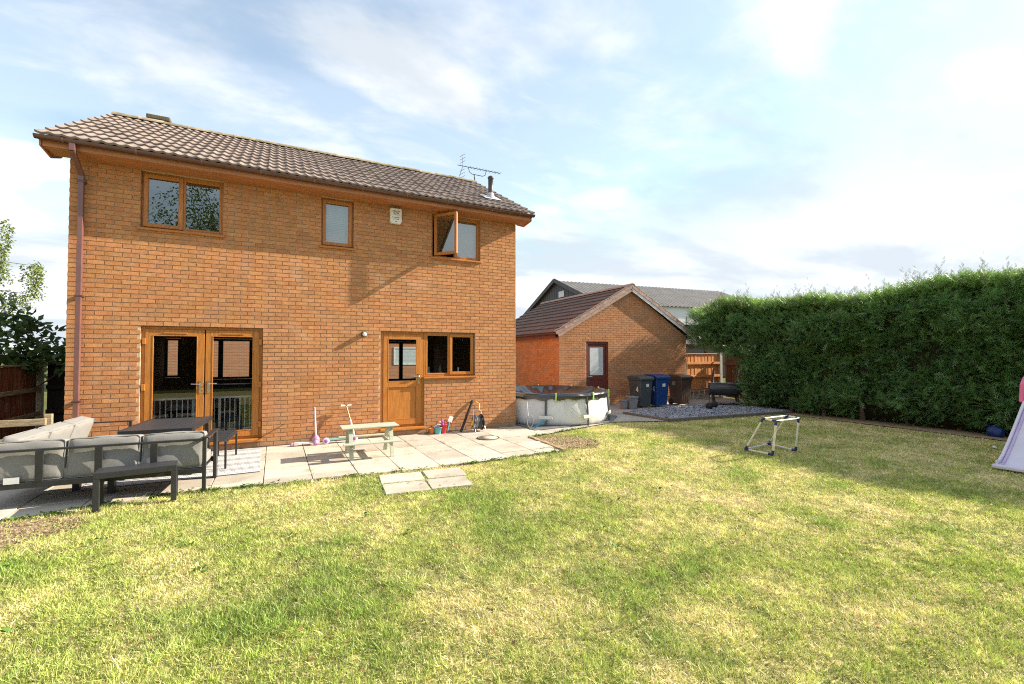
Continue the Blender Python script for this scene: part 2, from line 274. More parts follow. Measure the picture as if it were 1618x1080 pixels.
# ------------------------------------------------------------------ mesh helpers
def tag(o, label=None, cat=None, group=None, kind=None):
    if label: o['label'] = label
    if cat: o['category'] = cat
    if group: o['group'] = group
    if kind: o['kind'] = kind
    return o
def empty(name, loc=(0, 0, 0), rz=0.0, parent=None):
    o = bpy.data.objects.new(name, None); COL.objects.link(o); o.location = loc; o.rotation_euler = (0, 0, rz); o.empty_display_size = 0.1
    if parent: o.parent = parent
    return o
def link(name, me, mat, parent=None):
    o = bpy.data.objects.new(name, me); COL.objects.link(o)
    if mat is not None and len(me.materials) == 0: me.materials.append(M[mat] if isinstance(mat, str) else mat)
    if parent: o.parent = parent
    return o
class MB:
    def __init__(s): s.v = []; s.f = []; s.sm = []
    def add(s, vs_, fs, smooth=False):
        b = len(s.v); s.v += [tuple(x) for x in vs_]; s.f += [tuple(b + i for i in f) for f in fs]; s.sm += [smooth] * len(fs); return s
    def box(s, x0, x1, y0, y1, z0, z1, mtx=None):
        p = [Vector((x, y, z)) for z in (z0, z1) for y in (y0, y1) for x in (x0, x1)]
        if mtx is not None: p = [mtx @ q for q in p]
        return s.add(p, [(0, 2, 3, 1), (4, 5, 7, 6), (0, 1, 5, 4), (2, 6, 7, 3), (0, 4, 6, 2), (1, 3, 7, 5)])
    def bar(s, a, b, w_, h_, up=(0, 0, 1)):
        a, b = Vector(a), Vector(b); d = (b - a); ln = d.length; d.normalize(); u_ = Vector(up)
        if abs(d.dot(u_)) > 0.98: u_ = Vector((0, 1, 0))
        x = d.cross(u_).normalized(); y = x.cross(d).normalized()
        m = Matrix((x, y, d)).transposed().to_4x4(); m.translation = a
        return s.box(-w_ / 2, w_ / 2, -h_ / 2, h_ / 2, 0, ln, m)
    def tube(s, pts, r, n=10, caps=True):
        pts = [Vector(p) for p in pts]; k = len(pts); rs = r if isinstance(r, (list, tuple)) else [r] * k
        rings = []; ref = None
        for i, p in enumerate(pts):
            d = (pts[min(i + 1, k - 1)] - pts[max(i - 1, 0)]).normalized()
            if ref is None: ref = Vector((0, 0, 1)) if abs(d.z) < 0.9 else Vector((1, 0, 0))
            x = d.cross(ref).normalized(); y = d.cross(x).normalized(); ref = x.cross(d) if x.cross(d).length > 0.1 else ref
            rings.append([p + (x * math.cos(2 * PI * j / n) + y * math.sin(2 * PI * j / n)) * rs[i] for j in range(n)])
        vs_ = [q for g in rings for q in g]; fs = []
        for i in range(k - 1):
            for j in range(n): fs.append((i * n + j, i * n + (j + 1) % n, (i + 1) * n + (j + 1) % n, (i + 1) * n + j))
        s.add(vs_, fs, True)
        if caps: s.add(rings[0], [tuple(range(n))[::-1]]); s.add(rings[-1], [tuple(range(n))])
        return s
    def cyl(s, a, b, r, r2=None, n=16): return s.tube([a, b], [r, r2 if r2 is not None else r], n)
    def lathe(s, prof, c=(0, 0, 0), n=24, axis='Z', caps=True):
        c = Vector(c); vs_ = []; k = len(prof)
        for (rr, h) in prof:
            for j in range(n):
                a = 2 * PI * j / n; p = (rr * math.cos(a), rr * math.sin(a), h)
                if axis == 'X': p = (p[2], p[0], p[1])
                if axis == 'Y': p = (p[1], p[2], p[0])
                vs_.append(c + Vector(p))
        fs = [(i * n + j, i * n + (j + 1) % n, (i + 1) * n + (j + 1) % n, (i + 1) * n + j) for i in range(k - 1) for j in range(n)]
        s.add(vs_, fs, True)
        if caps: s.add(vs_[:n], [tuple(range(n))[::-1]]); s.add(vs_[-n:], [tuple(range(n))])
        return s
    def prism(s, poly, y0, y1, axis='Y'):            # polygon in the plane across axis, extruded
        def P3(a, b, t): return (a, t, b) if axis == 'Y' else ((t, a, b) if axis == 'X' else (a, b, t))
        n = len(poly); vs_ = [P3(a, b, y0) for a, b in poly] + [P3(a, b, y1) for a, b in poly]
        fs = [tuple(range(n)), tuple(range(2 * n - 1, n - 1, -1))] + [(i, n + i, n + (i + 1) % n, (i + 1) % n) for i in range(n)]
        return s.add(vs_, fs)
    def frame(s, x0, x1, z0, z1, wd, y0, y1, wb=None):
        wb = wb or wd
        s.box(x0, x0 + wd, y0, y1, z0, z1); s.box(x1 - wd, x1, y0, y1, z0, z1)
        s.box(x0 + wd, x1 - wd, y0, y1, z1 - wd, z1); s.box(x0 + wd, x1 - wd, y0, y1, z0, z0 + wb); return s
    def build(s, name, mat, parent=None, bevel=0.0, seg=2, loc=None):
        me = bpy.data.meshes.new(name); me.from_pydata(s.v, [], s.f)
        me.polygons.foreach_set('use_smooth', s.sm)
        bm = bmesh.new(); bm.from_mesh(me); bmesh.ops.recalc_face_normals(bm, faces=bm.faces); bm.to_mesh(me); bm.free()
        me.update(); o = link(name, me, mat, parent)
        if loc: o.location = loc
        if bevel:
            m = o.modifiers.new('bevel', 'BEVEL'); m.width = bevel; m.segments = seg; m.limit_method = 'ANGLE'; m.angle_limit = R(40)
        return o
def copy_tree(o, parent=None):
    c = o.copy(); COL.objects.link(c); c.parent = parent
    for ch in [x for x in o.children]: copy_tree(ch, c)
    return c
def cushion(name, sx, sy, sz, parent, mat='cushion', r=0.05, puff=0.02, seed=0, mtx=None, n=9):
    bm = bmesh.new(); bmesh.ops.create_cube(bm, size=2); bmesh.ops.subdivide_edges(bm, edges=bm.edges, cuts=n, use_grid_fill=True)
    rg = random.Random(seed); ph = [rg.uniform(0, 6) for _ in range(6)]; h = Vector((sx / 2, sy / 2, sz / 2)); r = min(r, min(h) * 0.95)
    for v in bm.verts:
        p = Vector((v.co.x * h.x, v.co.y * h.y, v.co.z * h.z)); q = Vector([max(-(h[i] - r), min(h[i] - r, p[i])) for i in range(3)])
        d = p - q
        if d.length > 1e-6: p = q + d.normalized() * min(d.length, r)
        u, w_ = v.co.x, v.co.y; ax = min(range(3), key=lambda i: h[i]); o2 = [i for i in range(3) if i != ax]
        a, b = v.co[o2[0]], v.co[o2[1]]
        p[ax] += math.copysign(1, v.co[ax]) * abs(v.co[ax]) * puff * (1 - a ** 4) * (1 - b ** 4)
        p[ax] += 0.004 * math.sin(a * 7 + ph[0]) * math.sin(b * 6 + ph[1]) + 0.003 * math.sin(a * 13 + b * 9 + ph[2])
        p[o2[1]] += 0.006 * math.sin(a * 4 + ph[3]) * b; v.co = p
    for f in bm.faces: f.smooth = True
    if mtx is not None: bmesh.ops.transform(bm, matrix=mtx, verts=bm.verts)
    me = bpy.data.meshes.new(name); bm.to_mesh(me); bm.free(); o = link(name, me, mat, parent)
    if mat == 'cushion':
        ax = min(range(3), key=lambda i: h[i]); o2 = [i for i in range(3) if i != ax]
        for sgn in (-1, 1):
            pts = []; q = .3 * r; ha, hb = h[o2[0]] - q, h[o2[1]] - q; e = r * .9
            for ca, cb in ((1, 1), (-1, 1), (-1, -1), (1, -1)):
                for t_ in (0, .5, 1):
                    aa = (math.atan2(cb, ca) - PI / 4) + t_ * PI / 2; vv = [0, 0, 0]; vv[o2[0]] = ca * (ha - e) + e * math.cos(aa); vv[o2[1]] = cb * (hb - e) + e * math.sin(aa); vv[ax] = sgn * (h[ax] - q); pts.append(Vector(vv))
            pts.append(pts[0]); pts = [mtx @ v_ for v_ in pts] if mtx is not None else pts
            MB().tube(pts, .006, 6, False).build('piping', 'cushion', o)
    return o
def np_mesh(name, V, F, mat, parent=None, cols=None, smooth=False):
    me = bpy.data.meshes.new(name); nv, nf, k = len(V), len(F), F.shape[1]
    me.vertices.add(nv); me.vertices.foreach_set('co', np.ascontiguousarray(V, dtype=np.float32).ravel())
    me.loops.add(nf * k); me.loops.foreach_set('vertex_index', np.ascontiguousarray(F, dtype=np.int32).ravel())
    me.polygons.add(nf); me.polygons.foreach_set('loop_start', np.arange(0, nf * k, k, dtype=np.int32))
    if smooth: me.polygons.foreach_set('use_smooth', np.ones(nf, dtype=bool))
    me.update(calc_edges=True)
    if cols is not None:
        at = me.color_attributes.new('col', 'FLOAT_COLOR', 'POINT')
        c4 = np.ones((nv, 4), dtype=np.float32); c4[:, :3] = cols; at.data.foreach_set('color', c4.ravel())
    return link(name, me, mat, parent)
def scatter(name, tv, tf, pos, rot, scale, cols, mat, parent=None, tcol=None):
    n, k = len(pos), len(tv)
    V = np.einsum('nij,nkj->nki', rot, tv[None] * np.asarray(scale).reshape(n, 1, -1)) + pos[:, None, :]
    F = (tf[None] + (np.arange(n) * k)[:, None, None]).reshape(-1, tf.shape[1])
    C = np.repeat(cols, k, axis=0)
    if tcol is not None: C = C * np.tile(tcol, n)[:, None]
    return np_mesh(name, V.reshape(-1, 3), F, mat, parent, C)
def rots(zdir, spin):                                  # matrices whose x axis follows zdir with a given roll
    z = zdir / np.linalg.norm(zdir, axis=1, keepdims=True)
    ref = np.where(np.abs(z[:, 2:3]) > 0.95, np.array([[1., 0, 0]]), np.array([[0, 0, 1.]]))
    y = np.cross(ref, z); y /= np.linalg.norm(y, axis=1, keepdims=True); x = np.cross(z, y)
    c, s = np.cos(spin)[:, None], np.sin(spin)[:, None]
    y2 = y * c + x * s; x2 = np.cross(z, y2)
    return np.stack([z, y2, x2], axis=2)
_lat = RNG.random((256, 256))
def vnoise(x, y, sc, off=0.0):
    x = np.asarray(x) / sc + off * 17.3 + 500; y = np.asarray(y) / sc + off * 5.1 + 500
    i, j = np.floor(x).astype(int), np.floor(y).astype(int); a, b = x - i, y - j
    a = a * a * (3 - 2 * a); b = b * b * (3 - 2 * b)
    g = lambda p, q: _lat[p % 256, q % 256]
    return (g(i, j) * (1 - a) + g(i + 1, j) * a) * (1 - b) + (g(i, j + 1) * (1 - a) + g(i + 1, j + 1) * a) * b
def fbm(x, y, sc, off=0.0, o=4): 
    s = 0; t = 0
    for k in range(o): s = s + vnoise(x, y, sc / 2 ** k, off + k) * 0.55 ** k; t += 0.55 ** k
    return s / t

# ------------------------------------------------------------------ ground, lawn, patio
def sheet(name, poly, z, mat, kind='structure'):
    me = bpy.data.meshes.new(name); me.from_pydata([(a, b, z) for a, b in poly], [], [tuple(range(len(poly)))]); me.update()
    return tag(link(name, me, mat), kind=kind)
sheet('ground', [(-400, -400), (400, -400), (400, 400), (-400, 400)], -0.09, 'ground')
# edge of the lawn against the patio, left to right
EDGE = [(-6, -2.9), (0.40, -2.98), (1.19, -2.80), (1.86, -2.62), (2.84, -2.74), (4.28, -2.86), (5.5, -2.90), (7.42, -2.82), (7.60, -1.38), (8.46, -1.16), (10.57, -0.56), (11.85, -1.06), (15.06, -1.42), (16.3, -1.55)]
EX = np.array([a for a, b in EDGE]); EY = np.array([b for a, b in EDGE])
def lawn_edge(x): return np.interp(x, EX, EY)
nx, ny = 120, 90
gx = np.linspace(-9, 17.6, nx); gy = np.linspace(-15, 0.0, ny); XX, YY = np.meshgrid(gx, gy)
ZZ = -0.034 + 0.016 * (fbm(XX, YY, 1.6, 2) - 0.5)
idx = np.arange(nx * ny).reshape(ny, nx)
FF = np.stack([idx[:-1, :-1], idx[:-1, 1:], idx[1:, 1:], idx[1:, :-1]], -1).reshape(-1, 4)
lawn = np_mesh('lawn', np.stack([XX, YY, ZZ], -1).reshape(-1, 3), FF, 'thatch', smooth=True); tag(lawn, kind='structure')
patio = sheet('patio', [(-2.2, -2.95), (0.40, -2.94), (1.19, -2.78), (1.86, -2.60), (2.84, -2.72), (4.28, -2.84), (5.5, -2.88), (7.42, -2.80), (7.60, -1.36), (8.1, -1.24), (8.1, 0.02), (-2.2, 0.02)], -0.014, 'bedding')
def slab_mesh(x0, x1, y0, y1, t=0.035):
    mb = MB(); mb.box(-(x1 - x0) / 2, (x1 - x0) / 2, -(y1 - y0) / 2, (y1 - y0) / 2, -t, 0); return mb
slab_cache = {}
def slab(cx, cy, wx, wy, parent, rz=0, dz=0.0):
    k = (round(wx, 3), round(wy, 3))
    if k not in slab_cache:
        o = slab_mesh(0, wx, 0, wy).build('slab', 'slab', parent, 0.004, 2); slab_cache[k] = o.data
    else:
        o = link('slab', slab_cache[k], None, parent); m = o.modifiers.new('bevel', 'BEVEL'); m.width = 0.004; m.segments = 2
    o.location = (cx, cy, dz); o.rotation_euler = (random.uniform(-.004, .004), random.uniform(-.004, .004), rz); return o
xs = [3.41 + 0.6 * k for k in range(-8, 9)]; rows = [0.0, -0.62, -1.24, -1.86, -2.48]
for i in range(len(xs) - 1):
    a, b = xs[i], xs[i + 1]
    for j, y1 in enumerate(rows):
        yb = rows[j + 1] if j + 1 < len(rows) else float(lawn_edge((a + b) / 2)) + random.uniform(-0.02, 0.06)
        if b > 7.7 and y1 < -1.0: continue
        if y1 - yb < 0.12: continue
        slab((a + b) / 2, (y1 + yb) / 2, b - a - 0.010, y1 - yb - 0.010, patio, random.uniform(-.006, .006), random.uniform(-.003, .004))
# stepping slabs in the lawn
step_spots = [(4.52, -3.22, 0.58, 0.44, -0.12), (4.46, -3.70, 0.56, 0.46, -0.10), (5.13, -3.26, 0.56, 0.44, -0.10), (5.03, -3.74, 0.54, 0.46, -0.12)]
for x, y, a, b, rz in step_spots: slab(x, y, a, b, patio, rz, -0.004)
path = sheet('path', [(7.60, -1.37), (8.46, -1.14), (10.57, -0.54), (11.84, -1.02), (11.84, 0.6), (12.6, 1.02), (18.5, 1.02), (18.5, 3.4), (8.04, 3.4), (8.04, 0.02), (7.60, 0.02)], -0.006, 'concrete')
def soil_patch(name, cx, cy, rx, ry, seed):
    rg = random.Random(seed); pts = []
    for k in range(40):
        a = 2 * PI * k / 40; q = 1 + 0.18 * math.sin(3 * a + seed) + 0.12 * math.sin(7 * a + seed * 2) + rg.uniform(-.05, .05)
        pts.append((cx + rx * q * math.cos(a), cy + ry * q * math.sin(a)))
    return pts
sheet('soil_patch', [p for p in soil_patch('s', 8.05, -2.02, 0.55, 0.64, 3)], -0.021, 'soil')
sheet('soil_patch', [p for p in soil_patch('s', 0.35, -3.35, 0.76, 0.38, 5)], -0.021, 'soil')
def clods(cx, cy, rx, ry, n, label, seed):
    g = np.random.default_rng(seed); a = g.random(n) * 6.283; q = np.sqrt(g.random(n)) * 1.05; X = cx + rx * q * np.cos(a); Y = cy + ry * q * np.sin(a)
    tv = np.array([(-.5, -.4, 0), (.5, -.45, 0), (.4, .5, 0), (-.45, .4, 0), (.05, 0, .55)]); tf = np.array([(0, 1, 4), (1, 2, 4), (2, 3, 4), (3, 0, 4)])
    straw = (g.random(n) < .6)[:, None]; C = np.where(straw, np.array((.52, .40, .22)), np.array((.24, .16, .10))) * g.uniform(.45, 1.3, (n, 1))
    S = np.stack([g.uniform(.010, .045, n), g.uniform(.008, .025, n), g.uniform(.008, .028, n)], 1)
    return tag(scatter('soil_clods', tv, tf, np.stack([X, Y, np.full(n, -.021)], 1), rots(np.stack([np.cos(a * 7), np.sin(a * 7), g.normal(0, .15, n)], 1), g.normal(0, .3, n)), S, C, 'leaf'), label, 'soil', kind='stuff')
clods(8.05, -2.02, .62, .72, 2200, 'crumbled dry soil on the bare patch beside the slabs', 5); clods(.35, -3.35, .85, .42, 2200, 'crumbled dry soil on the bare patch by the sofa', 6)
mb = MB()
for k in range(5):
    a = k / 5.0; x = 7.62 - 0.10 * a + random.uniform(-.01, .01); mb.box(x - 0.05, x + 0.05, -1.42 - 1.4 * a - 0.27, -1.42 - 1.4 * a, -0.02, 0.012 + random.uniform(0, .01))
tag(mb.build('soil_edging', 'soil', None, 0.01), kind='structure')

# ------------------------------------------------------------------ brickwork
def brick_wall(parent, width, courses, openings, frm, mat, n_ind, z0=0.015, gable=None, name='wall', thick=0.22, rseed=1):
    """parent > wall (mortar backing) > brick; frm maps (u, depth, z) to the parent's frame"""
    rg = random.Random(rseed); top = z0 + courses * 0.075
    us = sorted(set([0, width] + [u for o in openings for u in (max(0, o[0]), min(width, o[1]))])); zs = sorted(set([0, top] + [z for o in openings for z in (max(0.0, o[2]), min(top, o[3]))]))
    mb = MB()
    for i in range(len(us) - 1):
        for j in range(len(zs) - 1):
            uc, zc = (us[i] + us[i + 1]) / 2, (zs[j] + zs[j + 1]) / 2
            if any(o[0] < uc < o[1] and o[2] < zc < o[3] for o in openings): continue
            mb.box(us[i], us[i + 1], 0.012, thick, zs[j], zs[j + 1], frm)
    gc = 0
    if gable:
        apex_u, apex_z = gable
        n0 = len(mb.v); mb.prism([(0, top), (width, top), (apex_u, apex_z)], 0.012, thick); 
        for k in range(n0, len(mb.v)): mb.v[k] = tuple(frm @ Vector(mb.v[k]))
        gc = int((apex_z - top) / 0.075)
    wall = mb.build(name, 'mortar', parent)
    bricks = []
    for c in range(courses + gc):
        zb = z0 + c * 0.075 + 0.006; zt = zb + 0.063; zc = (zb + zt) / 2; off = 0.0 if c % 2 == 0 else 0.1125
        lo, hi = 0.0, width
        if c >= courses:
            t = (zt - top) / (apex_z - top); lo, hi = apex_u * t, width + (apex_u - width) * t
        segs = [(lo, hi)]
        for o in openings:
            if o[2] < zc < o[3]:
                ns = []
                for a, b in segs:
                    if o[1] <= a or o[0] >= b: ns.append((a, b)); continue
                    if o[0] > a: ns.append((a, o[0]))
                    if o[1] < b: ns.append((o[1], b))
                segs = ns
        for a, b in segs:
            k = math.floor((a - off) / 0.225)
            while k * 0.225 + off < b:
                u0 = max(a, k * 0.225 + off + 0.006); u1 = min(b, k * 0.225 + off + 0.219); k += 1
                if u1 - u0 < 0.03: continue
                bricks.append((u0, u1, zb, zt))
    def bverts(ln, h): 
        return [(-ln / 2, 0, 0), (ln / 2, 0, 0), (ln / 2, 0, h), (-ln / 2, 0, h), (-ln / 2, .03, 0), (ln / 2, .03, 0), (ln / 2, .03, h), (-ln / 2, .03, h)]
    BF = [(0, 1, 2, 3), (0, 4, 5, 1), (3, 2, 6, 7), (0, 3, 7, 4), (1, 5, 6, 2)]
    pm_ = parent.matrix_world if parent.parent is None else parent.matrix_world
    loc0 = Matrix.Translation(parent.location) @ parent.rotation_euler.to_matrix().to_4x4()
    bricks.sort(key=lambda b: ((loc0 @ frm @ Vector(((b[0] + b[1]) / 2, 0, b[2]))) - CAM).length if (b[1] - b[0]) > 0.15 else 99)
    cache = {}; rest = MB(); q = frm.to_quaternion()
    for i, (u0, u1, zb, zt) in enumerate(bricks):
        ln, h = u1 - u0, zt - zb; d = rg.uniform(-0.0025, 0.0012)
        if i < n_ind:
            k = round(ln, 3)
            if k not in cache:
                me = bpy.data.meshes.new('brick'); me.from_pydata(bverts(ln, h), [], BF); me.update(); me.materials.append(M[mat]); cache[k] = me
            o = link('brick', cache[k], None, wall); o.location = frm @ Vector(((u0 + u1) / 2, d, zb)); o.rotation_euler = q.to_euler()
            o.rotation_euler.z += rg.uniform(-.004, .004)
        else:
            rest.add([frm @ Vector(((u0 + u1) / 2 + x, d + y, zb + z)) for x, y, z in bverts(ln, h)], BF)
    if rest.v:
        me = bpy.data.meshes.new('brickwork'); me.from_pydata(rest.v, [], rest.f); me.update()
        tag(link('brickwork', me, mat, wall), kind='stuff')
    return wall

# ------------------------------------------------------------------ the house
W, DEP = 8.03, 6.0
house = empty('house'); tag(house, 'two-storey orange brick house with golden brown windows and tiled roof', 'house')
OPEN = [(0.93, 2.73, 0.165, 2.19), (4.87, 5.80, 0.165, 2.19), (5.80, 6.985, 1.215, 2.19),
        (0.895, 2.075, 3.84, 4.815), (3.705, 4.315, 3.84, 4.815), (5.945, 7.108, 3.84, 4.815)]
brick_wall(house, W, 65, OPEN, Matrix.Identity(4), 'brick', 300)
# other walls, floors and partitions
mb = MB()
for x0, x1 in ((0, 0.25), (W - 0.25, W)): mb.box(x0, x1, 0.221, DEP, 0, 4.88)
fw = [(0.08, 0.62, 1.05, 2.15), (1.25, 2.75, 0.98, 2.15), (6.2, 7.35, 0.80, 2.12)]
us = sorted(set([0.25, W - 0.25] + [u for o in fw for u in o[:2] if u > 0.25])); zs = sorted(set([0, 4.88] + [z for o in fw for z in o[2:]]))
for i in range(len(us) - 1):
    for j in range(len(zs) - 1):
        uc, zc = (us[i] + us[i + 1]) / 2, (zs[j] + zs[j + 1]) / 2
        if not any(o[0] < uc < o[1] and o[2] < zc < o[3] for o in fw): mb.box(us[i], us[i + 1], DEP - 0.25, DEP, zs[j], zs[j + 1])
mb.build('outer_wall', 'farbrick', house)
mb = MB(); mb.box(0.251, W - 0.251, 0.225, DEP - 0.251, 0.02, 0.15); mb.build('room_floor', 'infloor', house)
mb = MB(); mb.box(0.251, W - 0.251, 0.225, DEP - 0.251, 2.38, 2.62); mb.box(0.251, W - 0.251, 0.225, DEP - 0.251, 4.85, 4.9)
mb.box(4.1, 4.2, 0.225, DEP - 0.251, 0.151, 2.379); mb.box(3.0, 3.1, 0.225, DEP - 0.26, 2.621, 4.849); mb.box(5.2, 5.3, 0.225, DEP - 0.26, 2.621, 4.849)
mb.box(0.251, 2.99, 3.2, 3.3, 2.621, 4.849); mb.box(3.11, 5.19, 2.4, 2.5, 2.621, 4.849); mb.box(5.31, W - 0.26, 2.4, 2.5, 2.621, 4.849)
mb.build('partition', 'inwall', house)
# gable ends of the roof space
mb = MB(); mb.prism([(0.0, 4.88), (DEP, 4.88), (DEP / 2, 6.62)], 0.0, 0.2, 'X'); mb.prism([(0.0, 4.88), (DEP, 4.88), (DEP / 2, 6.62)], W - 0.2, W, 'X'); mb.build('gable', 'farbrick', house)

def make_sash(parent, x0, x1, z0, z1, y0, mat='oak', wd=0.058, th=0.055, pane='glass', name='sash'):
    f = MB().frame(x0, x1, z0, z1, wd, y0, y0 + th).build(name, mat, parent, 0.006)
    g = MB(); g.add([(x0 + wd, y0 + th * .5, z0 + wd), (x1 - wd, y0 + th * .5, z0 + wd), (x1 - wd, y0 + th * .5, z1 - wd), (x0 + wd, y0 + th * .5, z1 - wd)], [(0, 1, 2, 3)])
    p = g.build('pane', pane, parent)
    b = MB().frame(x0 + wd - .004, x1 - wd + .004, z0 + wd - .004, z1 - wd + .004, 0.012, y0 + 0.008, y0 + 0.024).build('glazing_bead', mat, parent, 0.003)
    return f, p, b
FR = 0.055                                   # frame face lies this far behind the brick face
def window(x0, x1, z0, z1, label, splits, sill=True):
    gl_ = 'glass_up' if z0 > 3 else 'glass'
    t = empty('window', parent=house); tag(t, label)
    MB().frame(x0 + .003, x1 - .003, z0 + .003, z1 - .003, 0.045, FR + 0.015, FR + 0.085).build('frame', 'oak', t, 0.005)
    for (a, b, kind) in splits:
        if kind == 'fixed': make_sash(t, a, b, z0 + 0.04, z1 - 0.04, FR + 0.012, wd=0.03, th=0.05, pane=gl_, name='bead_frame')
        if kind == 'open': make_sash(t, a, b, z0 + 0.035, z1 - 0.035, FR - 0.012, pane=gl_)
    for i in range(len(splits) - 1):
        m = splits[i][1]; MB().box(m - 0.022, m + 0.022, FR + 0.014, FR + 0.08, z0 + 0.048, z1 - 0.048).build('mullion', 'oak', t, 0.004)
    if sill: MB().box(x0 - 0.03, x1 + 0.03, -0.045, FR + 0.06, z0 - 0.038, z0 + 0.001).build('sill', 'oakh', t, 0.008)
    return t
w1 = window(0.895, 2.075, 3.84, 4.815, 'wide upper window at the left end, opening sash beside a fixed pane', [(0.925, 1.475, 'open'), (1.475, 2.045, 'fixed')])
w2 = window(3.705, 4.315, 3.84, 4.815, 'narrow single upper window with a white blind behind', [(3.735, 4.285, 'open')])
w3 = window(5.945, 7.108, 3.84, 4.815, 'wide upper window at the right end with its left sash swung open', [(6.53, 7.078, 'fixed')])
MB().box(6.50, 6.544, FR + 0.014, FR + 0.08, 3.89, 4.765).build('mullion', 'oak', w3, 0.004)
wk = window(5.803, 6.985, 1.215, 2.19, 'kitchen window beside the half-glazed back door', [(5.85, 6.385, 'fixed'), (6.385, 6.955, 'open')])
# the sash that stands open
L0 = 0.575; ang = R(-52); 
def turned(mb_): 
    mtx = Matrix.Translation((6.02, FR - 0.045, 0)) @ Matrix.Rotation(ang, 4, 'Z')
    mb_.v = [tuple(mtx @ Vector(p)) for p in mb_.v]; return mb_
turned(MB().frame(0, L0, 3.875, 4.78, 0.058, -0.028, 0.028)).build('open_sash', 'oak', w3, 0.006)
turned(MB().add([(0.058, 0, 3.933), (L0 - 0.058, 0, 3.933), (L0 - 0.058, 0, 4.722), (0.058, 0, 4.722)], [(0, 1, 2, 3)])).build('pane', 'glass_up', w3)
turned(MB().box(0.10, 0.13, 0.03, 0.045, 3.88, 3.9)).build('stay', 'white', w3)
# things behind the upper windows
for nm, par, x0, x1, n in (('blind', w2, 3.73, 4.29, 26), ('blind', w1, 0.93, 1.47, 26)):
    b = MB()
    for k in range(n):
        z = 3.88 + 0.9 * k / n; b.box(x0, x1, 0.20, 0.225, z, z + 0.004 if par is w1 else z + 0.027)
    b.build(nm, 'blind' if par is w2 else 'darkfurn', par)
MB().box(6.52, 7.08, 0.19, 0.195, 3.86, 4.78).build('blind', 'blind', w3)
MB().lathe([(0.03, 0), (0.05, 0.02), (0.05, 0.10), (0.025, 0.13), (0.02, 0.16)], (6.66, 0.14, 3.85), 12).build('bottle', 'white', w3)

# French doors
fd = empty('french_door', parent=house); tag(fd, 'golden brown double glazed doors onto the patio')
x0, x1, z0, z1 = 0.93, 2.73, 0.165, 2.19
MB().frame(x0 + .003, x1 - .003, z0 + .003, z1 - .003, 0.05, FR + 0.01, FR + 0.09).build('frame', 'oak', fd, 0.005)
MB().box(x0 - 0.01, x1 + 0.01, -0.06, FR + 0.05, z0 - 0.05, z0 + 0.001).build('threshold', 'oakh', fd, 0.008)
for (a, b, s) in ((0.985, 1.822, 1), (1.838, 2.675, -1)):
    lf = MB().frame(a, b, 0.215, 2.135, 0.105, FR - 0.012, FR + 0.055, 0.11).build('leaf', 'oak', fd, 0.007)
    MB().frame(a + .100, b - .100, 0.32, 2.035, 0.014, FR - 0.018, FR + 0.01).build('glazing_bead', 'oak', lf, 0.003)
    MB().add([(a + .105, FR + .02, .325), (b - .105, FR + .02, .325), (b - .105, FR + .02, 2.03), (a + .105, FR + .02, 2.03)], [(0, 1, 2, 3)]).build('pane', 'glass', lf)
    cx = (a + b) / 2; MB().box(cx - 0.17, cx + 0.17, FR - 0.028, FR - 0.010, 2.062, 2.085).build('trickle_vent', 'oakh', lf, 0.004)
    hx = b - 0.052 if s > 0 else a + 0.052
    h = MB().box(hx - 0.016, hx + 0.016, FR - 0.024, FR - 0.011, 1.02, 1.24); h.tube([(hx, FR - .02, 1.185), (hx, FR - .06, 1.185), (hx - s * .02, FR - .065, 1.186), (hx - s * .13, FR - .065, 1.19)], 0.009, 8)
    h.cyl((hx, FR - .03, 1.06), (hx, FR - .01, 1.06), 0.009, n=10); h.build('handle', 'chrome', lf, 0.002)
    ex = a - 0.012 if s > 0 else b + 0.012
    for z in (0.42, 1.15, 1.93): MB().box(ex - 0.028, ex + 0.028, FR - 0.035, FR - 0.013, z - 0.055, z + 0.055).build('hinge', 'oak', lf, 0.008)
# back door
bd = empty('back_door', parent=house); tag(bd, 'half-glazed golden brown back door beside the kitchen window')
x0, x1 = 4.87, 5.80
MB().frame(x0 + .003, x1 - .003, z0 + .003, z1 - .003, 0.058, FR + 0.01, FR + 0.09).build('frame', 'oak', bd, 0.005)
MB().box(x0 - 0.01, x1 + 0.01, -0.07, FR + 0.05, z0 - 0.05, z0 + 0.001).build('threshold', 'oakh', bd, 0.008)
a, b = 4.932, 5.738
lf = MB().frame(a, b, 0.215, 2.13, 0.10, FR - 0.012, FR + 0.055, 0.12); lf.box(a + .1, b - .1, FR - .012, FR + .055, 1.02, 1.13); lf = lf.build('leaf', 'oak', bd, 0.007)
MB().box(a + .10, b - .10, FR + 0.008, FR + 0.04, 0.335, 1.02).build('lower_panel', 'oak', lf)
MB().frame(a + .094, b - .094, 0.33, 1.026, 0.016, FR - 0.016, FR + 0.010).build('panel_bead', 'oak', lf, 0.003)
MB().frame(a + .094, b - .094, 1.124, 2.036, 0.016, FR - 0.016, FR + 0.010).build('glazing_bead', 'oak', lf, 0.003)
MB().add([(a + .1, FR + .02, 1.13), (b - .1, FR + .02, 1.13), (b - .1, FR + .02, 2.03), (a + .1, FR + .02, 2.03)], [(0, 1, 2, 3)]).build('pane', 'glass', lf)
hx = b - 0.05
h = MB().box(hx - 0.016, hx + 0.016, FR - 0.024, FR - 0.011, 1.07, 1.29); h.tube([(hx, FR - .02, 1.235), (hx, FR - .06, 1.235), (hx - .02, FR - .065, 1.236), (hx - .14, FR - .065, 1.24)], 0.009, 8); h.build('handle', 'chrome', lf, 0.002)

